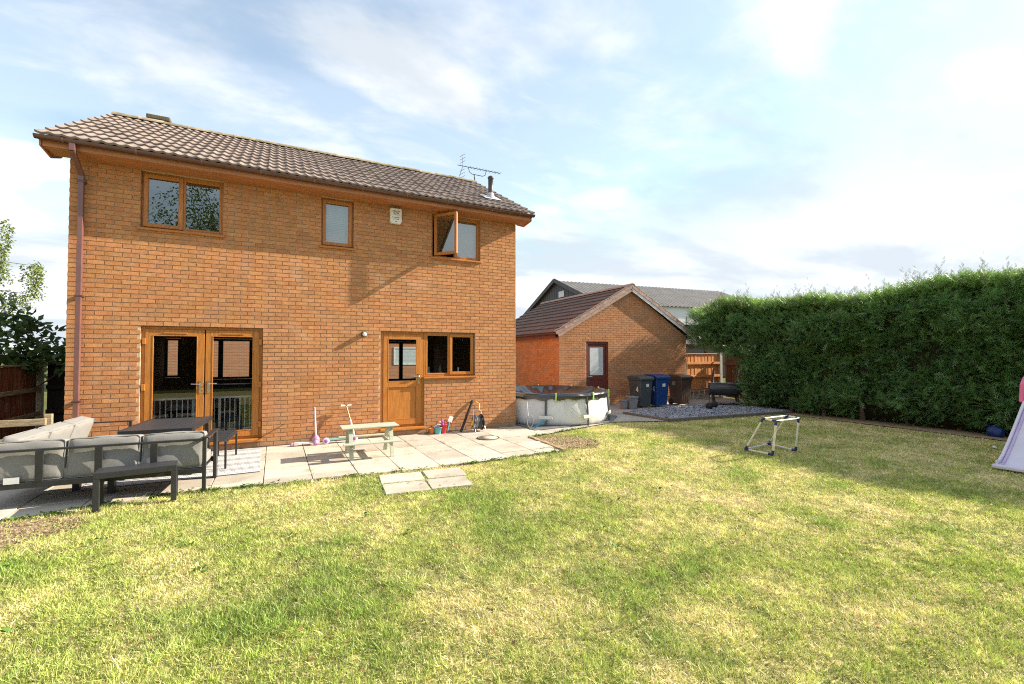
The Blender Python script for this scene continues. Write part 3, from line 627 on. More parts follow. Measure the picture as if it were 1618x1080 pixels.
# inside: front windows of the room, worktops, dark furniture
for (a, b, c, d, ms) in ((0.251, 0.62, 1.05, 2.15, []), (1.25, 2.75, 0.98, 2.15, [1.55, 2.32]), (6.2, 7.35, 0.80, 2.12, [6.72])):
    t = MB().frame(a + .01, b - .01, c + .01, d - .01, 0.06, DEP - 0.2, DEP - 0.12)
    for m_ in ms: t.box(m_ - 0.06, m_ + 0.06, DEP - 0.2, DEP - 0.12, c + .07, d - .07)
    f = t.build('front_window', 'darkfurn', house)
    s = MB()
    for k in range(int((d - c) / 0.045)): s.box(a + .07, b - .07, DEP - 0.24, DEP - 0.215, c + .05 + k * .045, c + .053 + k * .045)
    s.build('blind', 'darkfurn', f)
def furn(name, label, cat, boxes, mat):
    t = MB()
    for q in boxes: t.box(*q)
    return tag(t.build(name, mat, None, 0.008), label, cat)
furn('sideboard', 'dark sideboard inside, seen through the glazed double doors', 'sideboard', [(1.3, 3.4, 4.6, 5.1, 0.151, 0.86), (1.26, 3.44, 4.56, 5.12, 0.861, 0.90)], 'darkfurn')
furn('kitchen_counter', 'dark kitchen worktop inside the kitchen window', 'counter', [(5.84, 7.7, 0.24, 0.85, 0.151, 1.02), (5.84, 7.72, 0.23, 0.87, 1.021, 1.06)], 'darkfurn')
furn('kitchen_cabinet', 'dark cupboard inside, behind the back door glass', 'cabinet', [(4.4, 7.6, 5.1, 5.7, 0.151, 0.78)], 'darkfurn')
k = MB().lathe([(0.07, 0), (0.085, 0.02), (0.075, 0.16), (0.04, 0.20), (0.02, 0.23)], (6.02, 0.45, 1.06), 16); k.tube([(6.08, .45, 1.22), (6.15, .45, 1.22), (6.16, .45, 1.12), (6.09, .45, 1.10)], 0.012, 8)
tag(k.build('kettle', 'chrome'), 'steel kettle standing inside the kitchen window', 'kettle')
for x_, h_, r_, mt, lb in ((5.98, .36, .045, 'white', 'white bottle standing inside the kitchen window, left pane'), (6.24, .40, .05, 'caddy', 'grey bottle standing inside the kitchen window, left pane'), (6.68, .34, .04, 'white', 'pale bottle standing inside the kitchen window, right sash')):
    tag(MB().lathe([(r_ * .9, 0), (r_, .02), (r_, h_ * .6), (r_ * .45, h_ * .78), (r_ * .4, h_), (.005, h_ + .004)], (x_, .29, 1.061), 14).build('bottle', mt), lb, 'bottle')
g = empty('safety_gate', (0.0, 0.3, 0.151)); tag(g, 'white barred safety gate just inside the glazed double doors', 'gate')
MB().box(0.98, 2.70, -0.012, 0.012, 0.75, 0.785).build('top_rail', 'white', g, 0.004); MB().box(0.98, 2.70, -0.012, 0.012, 0.05, 0.08).build('bottom_rail', 'white', g, 0.004)
n = 22
for i in range(n):
    x = 1.0 + 1.68 * i / (n - 1); wd = 0.022 if i in (8, 13, 0, n - 1) else 0.008
    MB().box(x - wd, x + wd, -0.008, 0.008, 0.081 if wd < .02 else 0.0, 0.749).build('bar', 'white', g, 0.002)

# roof
EY0, EZ0, RY, RZ = -0.47, 4.985, 3.0, 6.875
pitch = math.atan2(RZ - EZ0, RY - EY0); SLEN = math.hypot(RZ - EZ0, RY - EY0); RX0, RX1 = -0.24, 8.26
def tile_mesh(wd, ln, waves, amp, thick, seg=12):
    vs_, fs = [], []
    for i in range(seg + 1):
        u = i / seg; x = (u - 0.5) * (wd + 0.012); c = math.cos(2 * PI * waves * u); z = amp * (c if c > 0 else c * 0.35) if waves else 0.0
        if not waves and (i in (0, seg)): z = 0.004
        vs_ += [(x, 0, z + thick), (x, ln, z), (x, 0, z)]
    for i in range(seg):
        a = i * 3; fs += [(a, a + 3, a + 4, a + 1), (a + 2, a + 5, a + 3, a)]
    me = bpy.data.meshes.new('tile'); me.from_pydata(vs_, [], fs); me.polygons.foreach_set('use_smooth', [False] * len(fs)); me.update(); return me, vs_, fs
roof = MB()
roof.prism([(EY0 + .03, EZ0 - 0.045), (RY, RZ - 0.05), (2 * RY - EY0 - .03, EZ0 - 0.045), (2 * RY - EY0 - .03, EZ0 - 0.085), (RY, RZ - 0.10), (EY0 + .03, EZ0 - 0.085)], RX0 + 0.015, RX1 - 0.015, 'X')
roof = roof.build('roof', 'gtile', house)
NR, NC = 10, 28; gw = (RX1 - RX0) / NC; gl = SLEN / NR
tm, tv_, tf_ = tile_mesh(gw, gl + 0.07, 2, 0.017, 0.034); tm.materials.append(M['tile'])
for r_ in range(NR):
    for c in range(NC):
        o = link('tile', tm, None, roof); s_ = r_ * gl - 0.03
        o.location = (RX0 + (c + 0.5) * gw + random.uniform(-.003, .003), EY0 + s_ * math.cos(pitch), EZ0 + s_ * math.sin(pitch) + random.uniform(-.002, .003)); o.rotation_euler = (pitch + random.uniform(-.006, .004), random.uniform(-.006, .006), random.uniform(-.004, .004))
rt = MB()
for r_ in range(NR):
    for c in range(NC):
        s_ = r_ * gl - 0.03; m = Matrix.Translation((RX0 + (c + 0.5) * gw, 2 * RY - EY0 - s_ * math.cos(pitch), EZ0 + s_ * math.sin(pitch))) @ Matrix.Rotation(PI, 4, 'Z') @ Matrix.Rotation(pitch, 4, 'X')
        rt.add([m @ Vector(p) for p in tv_], tf_)
me = bpy.data.meshes.new('rear_tiles'); me.from_pydata(rt.v, [], rt.f); me.update(); tag(link('rear_tiles', me, 'tile', roof), kind='stuff')
def ridge_mesh(ln, r=0.115):
    mb_ = MB(); pr = [(r * math.cos(PI * k / 8), r * 0.75 * math.sin(PI * k / 8)) for k in range(9)] + [((r - .018) * math.cos(PI * k / 8), (r - .018) * .75 * math.sin(PI * k / 8)) for k in range(8, -1, -1)]
    mb_.prism(pr, 0, ln, 'X'); return mb_
x = RX0
while x < RX1 - 0.05:
    ridge_mesh(min(0.445, RX1 - x), 0.115 + random.uniform(-.003, .003)).build('ridge_tile', 'ridge', roof, loc=(x, RY, RZ - 0.015 + random.uniform(-.004, .004))); x += 0.45
ch = MB().box(0.34, 0.70, 3.16, 3.46, 6.3, 7.02); ch = ch.build('chimney', 'farbrick', house)
MB().box(0.30, 0.74, 3.12, 3.50, 7.021, 7.125).build('chimney_cap', 'moss', ch, 0.02)
MB().box(RX0 + 0.04, RX1 - 0.04, -0.395, -0.37, 4.835, 4.965).build('fascia', 'fascia', house, 0.004)
MB().box(RX0 + 0.04, RX1 - 0.04, -0.369, 0.006, 4.835, 4.85).build('soffit', 'fascia', house)
for xa in (RX0 + 0.015, RX1 - 0.035):
    MB().prism([(-0.41, 4.83), (-0.02, 4.78), (0.3, 4.90), (RY, 6.72), (RY, 6.84), (-0.41, 4.96)], xa, xa + 0.022, 'X').build('bargeboard', 'fascia', house)
gp = [(0.056 * math.cos(PI + PI * k / 10), 0.056 * math.sin(PI + PI * k / 10)) for k in range(11)] + [(0.051 * math.cos(2 * PI - PI * k / 10), 0.051 * math.sin(2 * PI - PI * k / 10)) for k in range(11)]
gut = MB().prism([(a - 0.455, b + 4.962) for a, b in gp], RX0 - 0.02, RX1 + 0.02, 'X').build('gutter', 'gutter', house)
for xa in (RX0 - 0.023, RX1 + 0.017): MB().prism([(a - 0.455, b + 4.962) for a, b in gp[:11]], xa, xa + 0.006, 'X').build('end_cap', 'gutter', gut)
bp = [(0.061 * math.cos(PI + PI * k / 10), 0.061 * math.sin(PI + PI * k / 10)) for k in range(11)] + [(0.057 * math.cos(2 * PI - PI * k / 10), 0.057 * math.sin(2 * PI - PI * k / 10)) for k in range(11)]
bm_ = None; x = 0.06
while x < RX1:
    if bm_ is None: b_ = MB().prism([(a - 0.455, b + 4.962) for a, b in bp], -0.012, 0.012, 'X').build('bracket', 'pipe', gut); bm_ = b_.data
    else: b_ = link('bracket', bm_, None, gut)
    b_.location.x = x; x += 0.87
dp = MB(); X0 = 0.165
dp.box(X0 - .037, X0 + .037, -0.492, -0.418, 4.80, 4.918); dp.bar((X0, -.455, 4.815), (X0, -.075, 4.56), .066, .066); dp.box(X0 - .033, X0 + .033, -.108, -.042, 0.0, 4.575)
dp = dp.build('downpipe', 'pipe', house, 0.006)
for z in (4.45, 2.62, 0.95): MB().box(X0 - .05, X0 + .05, -.113, 0.001, z, z + 0.03).build('pipe_clip', 'gutter', dp, 0.004)
fl = MB().lathe([(0.085, 0), (0.085, 0.22), (0.062, 0.23), (0.062, 0.62), (0.075, 0.63), (0.075, 0.67), (0.03, 0.70)], (7.6, 0.5, 5.40), 18).build('flue', 'flue', roof)
MB().lathe([(0.16, 0.02), (0.10, 0.14), (0.066, 0.24)], (7.6, 0.5, 5.43), 18, caps=False).build('flue_flashing', 'lead', roof)
MB().box(-0.22, 0.22, -0.20, 0.22, 0.0, 0.008, Matrix.Translation((7.6, 0.46, EZ0 + 0.93 * math.tan(pitch) + 0.055)) @ Matrix.Rotation(pitch, 4, 'X')).build('lead_apron', 'lead', roof)
# things fixed to the house
ae = empty('tv_aerial', (8.22, 3.0, 6.88), R(14)); tag(ae, 'black television aerial on the right end of the roof ridge', 'aerial')
MB().tube([(0, 0, -0.12), (0, 0, 0.10), (-0.02, 0, 0.26)], 0.014, 8).build('mast', 'black', ae)
MB().tube([(-0.62, 0, 0.37), (0.80, -0.25, 0.42)], 0.010, 6).build('boom', 'black', ae)
MB().tube([(-0.28, -.06, .38), (-.24, -.07, .24), (-.16, -.08, .20), (.2, -.13, .21), (.28, -.15, .25), (.32, -.16, .40)], 0.010, 6).build('cradle', 'black', ae)
for k in range(11):
    u = k / 10; x_, y_, z_ = -0.25 + 1.03 * u, -0.065 - 0.18 * u, .383 + .036 * u; MB().tube([(x_ - .012, y_ - .10, z_), (x_ + .012, y_ + .10, z_)], 0.005, 5).build('director', 'black', ae)
for q in (1, -1):
    MB().tube([(-0.45, -.03, .376), (-.48 + .16 * (q < 0) * -.6, -.02, .376 + q * .34)], 0.008, 5).build('reflector', 'black', ae)
    for e in (0.12, 0.22, 0.32): MB().tube([(-.46, -.16, .376 + q * e), (-.46, .12, .376 + q * e)], 0.005, 5).build('reflector_rod', 'black', ae)
al = empty('alarm_box', (5.15, 0, 4.61)); tag(al, 'white burglar alarm box with dark lettering under the eaves', 'alarm box')
MB().prism([(-.115, .16), (.115, .16), (.125, .11), (.118, 0), (.125, -.11), (.10, -.165), (-.10, -.165), (-.125, -.11), (-.118, 0), (-.125, .11)], -0.085, -0.002).build('case', 'alarm', al, 0.012)
rg = random.Random(4)
for (z, h_, a, b, n) in ((0.095, .026, -.075, .085, 8), (.055, .030, -.055, .06, 5), (.02, .010, -.075, .08, 11), (-.035, .014, -.085, .085, 10), (-.07, .026, -.065, .06, 6)):
    for i in range(n):
        u = a + (b - a) * i / n; ww = (b - a) / n * .72; kx = rg.choice('HIELT'); t = MB()
        t.box(u, u + ww * .32, -.0875, -.0845, z - h_ / 2, z + h_ / 2)
        if kx in 'HE': t.box(u, u + ww, -.0873, -.0846, z - h_ * .12, z + h_ * .12)
        if kx == 'H': t.box(u + ww * .68, u + ww, -.0875, -.0845, z - h_ / 2, z + h_ / 2)
        if kx in 'LE': t.box(u, u + ww, -.0874, -.0847, z - h_ / 2, z - h_ * .26)
        if kx in 'TE': t.box(u, u + ww, -.0874, -.0847, z + h_ * .26, z + h_ / 2)
        t.build('lettering', 'ink', al)
MB().lathe([(0.012, -.0895), (.006, -.084)], (0.0, 0, -.125), 10, 'Y').build('lens', 'ink', al)
wl = empty('wall_lamp', (4.53, 0, 2.11)); tag(wl, 'small black and white lamp on the wall between the doors', 'lamp')
MB().box(-.05, .05, -.015, -.001, -.045, .045).build('back_plate', 'black', wl, 0.004); MB().lathe([(0.045, -.10), (.048, -.02), (.03, -.012)], (0, 0, 0), 16, 'Y').build('housing', 'black', wl); MB().lathe([(0.042, -.101), (.030, -.118), (.005, -.122)], (0.0, 0, 0), 16, 'Y').build('lens', 'white', wl)

# ------------------------------------------------------------------ the garage
GA = empty('garage', (12.452, 2.534, 0), R(-3)); tag(GA, 'brick garage with brown tiled gable roof behind the bins', 'garage')
GX0, GX1, GD = -1.47, 3.95, 6.2
brick_wall(GA, GX1 - GX0, 31, [(1.04, 1.92, -1, 2.115)], Matrix.Translation((GX0, 0, 0)), 'gbrick', 150, gable=(2.84, 3.95), rseed=3)
Ls = Matrix(((0, 1, 0, GX0 - 0.004), (-1, 0, 0, GD), (0, 0, 1, 0), (0, 0, 0, 1)))
brick_wall(GA, GD - 0.004, 31, [], Ls, 'brick', 150, name='side_wall', rseed=5)
MB().box(GX1 - 0.2, GX1, 0.23, GD, 0, 2.34).box(GX0 + 0.22, GX1 - 0.21, GD - 0.2, GD, 0, 2.34).build('outer_wall', 'farbrick', GA)
AX, AZ, ELX, ELZ, ERX, ERZ = 1.37, 4.06, -1.64, 2.39, 4.26, 2.41
GY0, GY1 = -0.10, GD + 0.1
groof = MB().prism([(ELX + .03, ELZ - .03), (AX, AZ - .05), (ERX - .03, ERZ - .03), (ERX - .03, ERZ - .06), (AX, AZ - .09), (ELX + .03, ELZ - .06)], GY0 + .02, GY1 - .02, 'Y').build('roof', 'gtile', GA)
def slope(ex, ez, side):
    d = Vector((AX - ex, 0, AZ - ez)); ln = d.length; y_ = d.normalized(); x_ = Vector((0, -1, 0)) if side < 0 else Vector((0, 1, 0)); z_ = x_.cross(y_)
    return ln, Matrix((x_, y_, z_)).transposed().to_4x4()
gnc, gnr = 20, 10; gtw = (GY1 - GY0) / gnc
for side, ex, ez in ((-1, ELX, ELZ), (1, ERX, ERZ)):
    ln, rot = slope(ex, ez, side); gl2 = ln / gnr
    me, tv2, tf2 = tile_mesh(gtw, gl2 + 0.06, 0, 0.0, 0.040, 6); me.materials.append(M['gtile'])
    rest = MB(); yv = rot @ Vector((0, 1, 0))
    for r_ in range(gnr):
        for c in range(gnc):
            p = Vector((ex, GY0 + (c + .5) * gtw, ez)) + yv * (r_ * gl2 - 0.02)
            if side < 0:
                o = link('tile', me, None, groof); o.location = p; q = rot.to_euler(); o.rotation_euler = q; o.location.z += random.uniform(-.002, .003)
            else: rest.add([rot @ Vector(v) + p for v in tv2], tf2)
    if side > 0:
        m3 = bpy.data.meshes.new('right_slope_tiles'); m3.from_pydata(rest.v, [], rest.f); m3.update(); tag(link('right_slope_tiles', m3, 'gtile', groof), kind='stuff')
    for k in range(10):                                 # verge units stepping up the gable
        s0 = k * ln / 10; t = MB(); yy = -1 if side < 0 else 1
        xa = (-GY0 + .045, -GY0 - .06) if side < 0 else (GY0 - .045, GY0 + .06)
        m4 = Matrix.Translation(Vector((ex, 0, ez)) + yv * s0) @ rot @ Matrix.Translation((0, 0, .022)) @ Matrix.Rotation(R(-4.2), 4, 'X')
        t.box(min(xa), max(xa), -0.02, ln / 10 + .012, 0.012, 0.052, m4); xb = sorted((xa[0], xa[0] - 0.016 * (1 if side < 0 else -1)))
        t.box(xb[0], xb[1], -0.025, ln / 10 + .002, -0.085, 0.055, m4); t.build('verge_tile', 'verge', groof, 0.006)
    bb = MB(); m4 = Matrix.Translation(Vector((ex, 0, ez))) @ rot; xc = sorted((-GY0 + .01, -GY0 + .03)) if side < 0 else sorted((GY0 - .01, GY0 - .03))
    bb.box(xc[0], xc[1], 0.02, ln - 0.06, -0.17, -0.03, m4); bb.build('bargeboard', 'whiteclad' if side > 0 else 'verge', GA)
y = GY0 - 0.05
while y < GY1:
    pr = [(0.13 * math.cos(PI * k / 8), 0.10 * math.sin(PI * k / 8)) for k in range(9)] + [(0.11 * math.cos(PI * k / 8), 0.08 * math.sin(PI * k / 8)) for k in range(8, -1, -1)]
    MB().prism([(AX + a, AZ - 0.02 + b) for a, b in pr], y, min(y + 0.44, GY1 + .05), 'Y').build('ridge_tile', 'verge', groof); y += 0.445
for s, ex, ez, gx_ in ((-1, ELX, ELZ, GX0), (1, ERX, ERZ, GX1)):
    a, b = sorted((ex + .03 * -s * -1, gx_ + s * 0.012)); MB().box(min(ex - s * .03, gx_), max(ex - s * .03, gx_), GY0 + .06, GY1 - .05, ez - .15, ez - .13).build('soffit', 'redwood', GA)
    fx = ex - s * .03; MB().box(fx - .012, fx + .012, GY0 + .06, GY1 - .05, ez - .16, ez - .03).build('fascia', 'redwood', GA)
    pr = [(0.05 * math.cos(PI + PI * k / 8), 0.05 * math.sin(PI + PI * k / 8)) for k in range(9)] + [(0.045 * math.cos(2 * PI - PI * k / 8), 0.045 * math.sin(2 * PI - PI * k / 8)) for k in range(9)]
    MB().prism([(fx + s * .07 + a, ez - .02 + b) for a, b in pr], GY0 + .02, GY1, 'Y').build('gutter', 'gutter', GA)
gdr = empty('door', parent=GA); tag(gdr, 'dark red timber door with a frosted pane')
da, db = GX0 + 1.04, GX0 + 1.92
MB().frame(da + .004, db - .004, 0.06, 2.11, 0.07, 0.02, 0.10).build('frame', 'redwood', gdr, 0.004)
lf = MB().frame(da + .075, db - .075, 0.07, 2.035, 0.095, 0.045, 0.085, 0.18); lf.box(da + .17, db - .17, .045, .085, 0.86, 1.0); lf = lf.build('leaf', 'redwood', gdr, 0.004)
MB().box(da + .17, db - .17, 0.055, 0.075, 0.25, 0.86).build('lower_panel', 'redwood', lf); MB().box(da + .17, db - .17, 0.058, 0.066, 1.0, 1.94).build('pane', 'frost', lf)
MB().box(da + .10, da + .14, 0.034, 0.046, 0.80, 1.0).tube([(da + .12, .04, .95), (da + .12, .0, .95), (da + .22, -.005, .955)], .01, 8).build('handle', 'chrome', lf, 0.003)
MB().box(da - .02, db + .02, -0.06, 0.2, 0.0, 0.058).build('step', 'concrete', gdr, 0.008)

# ------------------------------------------------------------------ barn and neighbour far behind
BN = empty('barn', (22.1, 19.7, 0), R(-6.0)); tag(BN, 'large grey barn with corrugated roof rising behind the garage', 'barn')
def corr(parent, name, p0, along, up, nrm, la, lu, pitch_, amp, mat):
    n = int(la / pitch_ * 4); V = []; 
    for j in range(7):
        for i in range(n + 1):
            V.append(np.array(p0) + np.array(along) * (la * i / n) + np.array(up) * (lu * j / 6) + np.array(nrm) * (amp * math.sin(i * PI / 2) + 0.05 * ((j % 2))))
    F = np.array([(j * (n + 1) + i, j * (n + 1) + i + 1, (j + 1) * (n + 1) + i + 1, (j + 1) * (n + 1) + i) for j in range(6) for i in range(n)])
    return np_mesh(name, np.array(V), F, mat, parent)
hw, rz_, ez_, bl = 5.8, 7.3, 5.05, 16.4
sl_ = math.hypot(hw, rz_ - ez_); uy, uz = hw / sl_, (rz_ - ez_) / sl_
corr(BN, 'roof_slope', (-0.25, -hw - .2 * uy, ez_ - .2 * uz), (1, 0, 0), (0, uy, uz), (0, -uz, uy), bl, sl_ + .2, 0.35, 0.035, 'barnroof')
corr(BN, 'roof_slope', (-0.25, hw + .2 * uy, ez_ - .2 * uz), (1, 0, 0), (0, -uy, uz), (0, uz, uy), bl, sl_ + .2, 0.35, 0.035, 'barnroof')
MB().prism([(-hw, 0), (hw, 0), (hw, ez_ - .05), (0, rz_ - .08), (-hw, ez_ - .05)], 0, 0.2, 'X').build('gable', 'barnclad', BN)
for s in (-1, 1): MB().bar((-0.28, s * (hw + .25), ez_ - .06), (-0.28, 0, rz_ + .02), 0.06, 0.30).build('bargeboard', 'barnclad', BN)
for k in range(30): MB().box(-0.02, 0.0, -hw + .2 + k * .38, -hw + .24 + k * .38, 0.3, ez_ - .1 + (rz_ - ez_) * (1 - abs(-hw + .22 + k * .38) / hw) - .05).build('cladding_rib', 'flue', BN)
MB().box(-0.06, -0.03, -1.2, -0.35, 5.95, 6.40).build('sign_plate', 'whiteclad', BN)
MB().box(0.2, bl, -hw + .02, -hw + .12, 4.35, ez_ - .06).build('white_band', 'whiteclad', BN); MB().box(0.2, bl, -hw - .03, -hw + .10, 3.75, 4.34).build('white_band', 'whiteclad', BN)
for k in range(6): MB().box(2 + k * 2.6, 2.05 + k * 2.6, -hw - .04, -hw - .031, 3.76, 4.33).build('panel_joint', 'barnclad', BN)
MB().box(0.2, bl, -hw + .3, -hw + .4, 0, 3.74).build('open_side_shade', 'shed_shade', BN); MB().box(0.2, bl, hw - .2, hw, 0, ez_).box(bl - .2, bl, -hw + .45, hw - .2, 0, ez_).build('far_wall', 'barnclad', BN)  # near-black panel paints the shade of the barn's open side
CP = empty('lean_to', (18.6, 5.6, 0), R(-4)); tag(CP, 'dark open lean-to shed in shade beyond the orange fence', 'shed')
t = MB().box(-2.2, 3.4, 1.9, 2.0, 0, 2.3); t.build('back_wall', 'shed_shade', CP)
corr(CP, 'roof_sheet', (-2.4, -0.6, 2.15), (1, 0, 0), (0, .985, .17), (0, -.17, .985), 6.0, 2.9, 0.2, 0.02, 'barnclad')
for x_ in (-2.1, -0.6, 0.9, 2.6): MB().box(x_ - .05, x_ + .05, -.05, .05, 0, 2.2).build('post', 'redwood', CP)
MB().box(-2.3, 3.4, -.06, .06, 2.0, 2.13).build('beam', 'redwood', CP)
NH = empty('neighbour_house', (-3, 19, 0)); tag(NH, 'red brick house across the street seen through the front windows', 'house')
MB().box(-0.5, 15, 0, 6, 0, 5).build('wall', 'farbrick', NH)
MB().prism([(-.4, 5.0), (3.0, 6.6), (6.4, 5.0)], -0.7, 15.2, 'X').build('roof', 'gtile', NH)
for x_ in (6.6, 9.0, 12.5): f = MB().frame(x_, x_ + 1.6, 1.0, 2.1, .07, -.03, .05).build('window', 'white', NH); MB().box(x_ + .07, x_ + 1.53, -.005, .005, 1.07, 2.03).build('pane', 'frost', f)
MB().box(5.4, 6.3, -.04, .04, 0, 2.05).build('door', 'whiteclad', NH)

# ------------------------------------------------------------------ fences
def board_fence(name, label, p0, p1, h, mat, bw=0.12, rails=(0.3, 0.8), z0=0.0, cap=True, railmat='oldwood', rs=0, rail_side=-1, grp=None):
    p0, p1 = Vector(p0), Vector(p1); d = p1 - p0; ln = d.length; rz = math.atan2(d.y, d.x); rg = random.Random(rs)
    t = empty(name, (p0.x, p0.y, 0), rz); tag(t, label, 'fence', grp); n = int(ln / bw)
    for k in range(n):
        a = k * ln / n; y_ = rg.uniform(-.004, .004) + (0.009 if k % 2 else 0)
        MB().box(a, a + ln / n + .012, y_ - .007, y_ + .007, z0, h + rg.uniform(-.008, .008)).build('board', mat, t)
    for q in rails: MB().box(0, ln, rail_side * .06 - .02, rail_side * .06 + .02, h * q - .045, h * q + .045).build('rail', railmat, t, 0.006)
    if cap: MB().box(-.02, ln + .02, -.05, .05, h + .012, h + .045).build('capping', railmat, t, 0.006)
    return t
board_fence('board_fence', 'faded red-brown board fence with grey rails left of the house', (-1.63, 0.2, 0), (-1.63, 3.85, 0), 1.45, 'oldboard', rails=(0.30, 0.66), rs=2, rail_side=-1)
board_fence('board_fence', 'fence panel closing the gap beside the house, shade put into its dark colour', (-1.5, 4.0, 0), (-0.02, 4.0, 0), 1.52, 'shadeboard', rails=(0.3, 0.65), railmat='shadeboard', rs=3)
tag(MB().box(-1.70, -1.56, 3.90, 4.04, 0, 1.60).build('fence_post', 'cpost', None, 0.01), 'grey concrete post where the two left fences meet', 'post')
lg = empty('timber_gate', (-1.35, -0.22, 0)); tag(lg, 'low weathered timber gate behind the grey sofa', 'gate')
MB().box(0, 1.22, -.03, .03, 0.64, 0.74).build('top_rail', 'oldwood', lg, 0.006); MB().box(0, 1.22, -.03, .03, 0.36, 0.46).build('middle_rail', 'oldwood', lg, 0.006); MB().box(0, 1.22, -.03, .03, 0.06, 0.16).build('bottom_rail', 'oldwood', lg, 0.006)
MB().bar((0.1, .045, .62), (0.95, .045, .14), .03, .09).build('brace', 'oldwood', lg, 0.004); MB().box(1.18, 1.27, .031, .10, 0.0, 0.80).build('upright', 'oldwood', lg, 0.006); MB().box(0.0, .09, .031, .10, 0.0, 0.80).build('upright', 'oldwood', lg, 0.006)
board_fence('board_fence', 'new orange close-board fence panel beside the garage', (16.55, 2.75, 0), (18.75, 2.82, 0), 1.68, 'newboard', rails=(0.17, 0.5, 0.80), z0=0.25, railmat='newboard', bw=0.10, rs=5)
tag(MB().box(18.77, 18.91, 2.74, 2.88, 0, 1.78).build('fence_post', 'cpost', None, 0.01), 'pale concrete post at the end of the orange panel', 'post')
tag(MB().box(16.55, 18.75, 2.76, 2.82, 0, 0.24).build('gravel_board', 'cpost', None, 0.01), 'concrete gravel board under the orange fence panel', 'board')
board_fence('board_fence', 'old brown board fence running behind the hedge', (18.9, 2.6, 0), (17.6, -1.4, 0), 1.65, 'brownboard', railmat='brownboard', rs=6, rail_side=-1)
# ladder lying on its edge against the orange fence
ld = empty('ladder', (15.7, 2.28, 0.0), R(-2)); tag(ld, 'aluminium ladder lying on its side below the orange fence', 'ladder')
for z in (0.06, 0.40): MB().box(0, 2.5, -.015, .015, z - .03, z + .03).build('stile', 'alu', ld, 0.004)
for k in range(9): x_ = 0.15 + k * .27; MB().cyl((x_, 0, .085), (x_ + .03, 0, .375), .014, n=8).build('rung', 'alu', ld)
pl_ = MB().bar((15.9, 1.95, 0.0), (16.42, 2.30, 1.72), 0.025, 0.07).build('streak_bar', 'oldwood', None, 0.003); tag(pl_, 'pale bar in place of a sunlit streak by the garage corner', 'streak_bar')  # pale bar stands in for a sunlit streak on the garage wall

# ------------------------------------------------------------------ slate bed
bed = sheet('slate_bed', [(11.86, 0.5), (11.93, -1.02), (15.06, -1.38), (16.6, -1.5), (16.6, 0.9), (13.0, 0.98)], 0.012, 'bedding')
for a, b, nm in (((11.80, 0.52), (11.90, -1.08), 0), ((11.90, -1.10), (13.5, -1.27), 1), ((13.52, -1.27), (15.1, -1.44), 2), ((15.12, -1.44), (16.3, -1.56), 3)):
    MB().bar((a[0], a[1], 0.0), (b[0], b[1], 0.0), 0.07, 0.11).build('edging_board', 'sleeper', bed, 0.01)
n = 5200; u = RNG.random(n); v = RNG.random(n); X = 11.9 + u * 4.6; ylo = np.interp(X, [11.9, 15.06, 16.6], [-1.02, -1.38, -1.5]); yhi = np.interp(X, [11.9, 13.0, 16.6], [0.5, 0.96, 0.9]); Y = ylo + v * (yhi - ylo)
cv = np.array([(-.5, -.5, -.15), (.5, -.42, -.1), (.42, .5, -.15), (-.4, .45, -.1), (-.4, -.4, .15), (.4, -.36, .2), (.36, .38, .12), (-.3, .35, .18)], dtype=float)
cf = np.array([(4, 5, 6), (4, 6, 7), (0, 1, 5), (0, 5, 4), (1, 2, 6), (1, 6, 5), (2, 3, 7), (2, 7, 6), (3, 0, 4), (3, 4, 7)])
zd = np.stack([np.cos(RNG.random(n) * 6.28), np.sin(RNG.random(n) * 6.28), RNG.normal(0, .35, n)], 1); RR = rots(zd, RNG.normal(0, .5, n))
sc_ = np.stack([RNG.uniform(.03, .085, n), RNG.uniform(.03, .07, n), RNG.uniform(.03, .06, n)], 1)
V = (np.einsum('nij,nkj->nki', RR, cv[None] * sc_[:, None, :]) + np.stack([X, Y, 0.022 + RNG.random(n) * .02], 1)[:, None, :]).reshape(-1, 3)
ch_ = np_mesh('slate_chippings', V, (cf[None] + (np.arange(n) * 8)[:, None, None]).reshape(-1, 3), 'slate'); tag(ch_, 'blue-grey slate chippings filling the bed by the bins', 'gravel', kind='stuff')

# ------------------------------------------------------------------ plants
def limbs(mb_, p, d, ln, r, depth, rg, tips, spread=0.6, droop=0.0, seg=4):
    pts = [Vector(p)]; dd = Vector(d).normalized(); rs = [r]
    for k in range(seg):
        dd = (dd + Vector((rg.uniform(-.18, .18), rg.uniform(-.18, .18), rg.uniform(-.1, .14) - droop))).normalized()
        pts.append(pts[-1] + dd * ln / seg); rs.append(r * (1 - .5 * (k + 1) / seg))
    mb_.tube(pts, rs, 7 if depth > 1 else 5, caps=False)
    if depth <= 0: tips.append((pts[-1], dd)); tips.append((pts[-2], dd)); return
    for k in range(3 if depth > 1 else 4):
        q = rg.randint(1, seg); a = rg.uniform(0, 6.28); s = rg.uniform(spread * .6, spread * 1.3)
        x = dd.orthogonal().normalized(); nd_ = dd * math.cos(s) + (x * math.cos(a) + dd.cross(x) * math.sin(a)) * math.sin(s)
        limbs(mb_, pts[q], nd_, ln * rg.uniform(.55, .78), rs[q] * .62, depth - 1, rg, tips, spread, droop, seg)
    tips.append((pts[-1], dd))
LEAF_V = np.array([(0, 0, 0), (.45, .26, .05), (1, 0, -.04), (.45, -.26, .05)]); LEAF_F = np.array([(0, 1, 2), (0, 2, 3)])
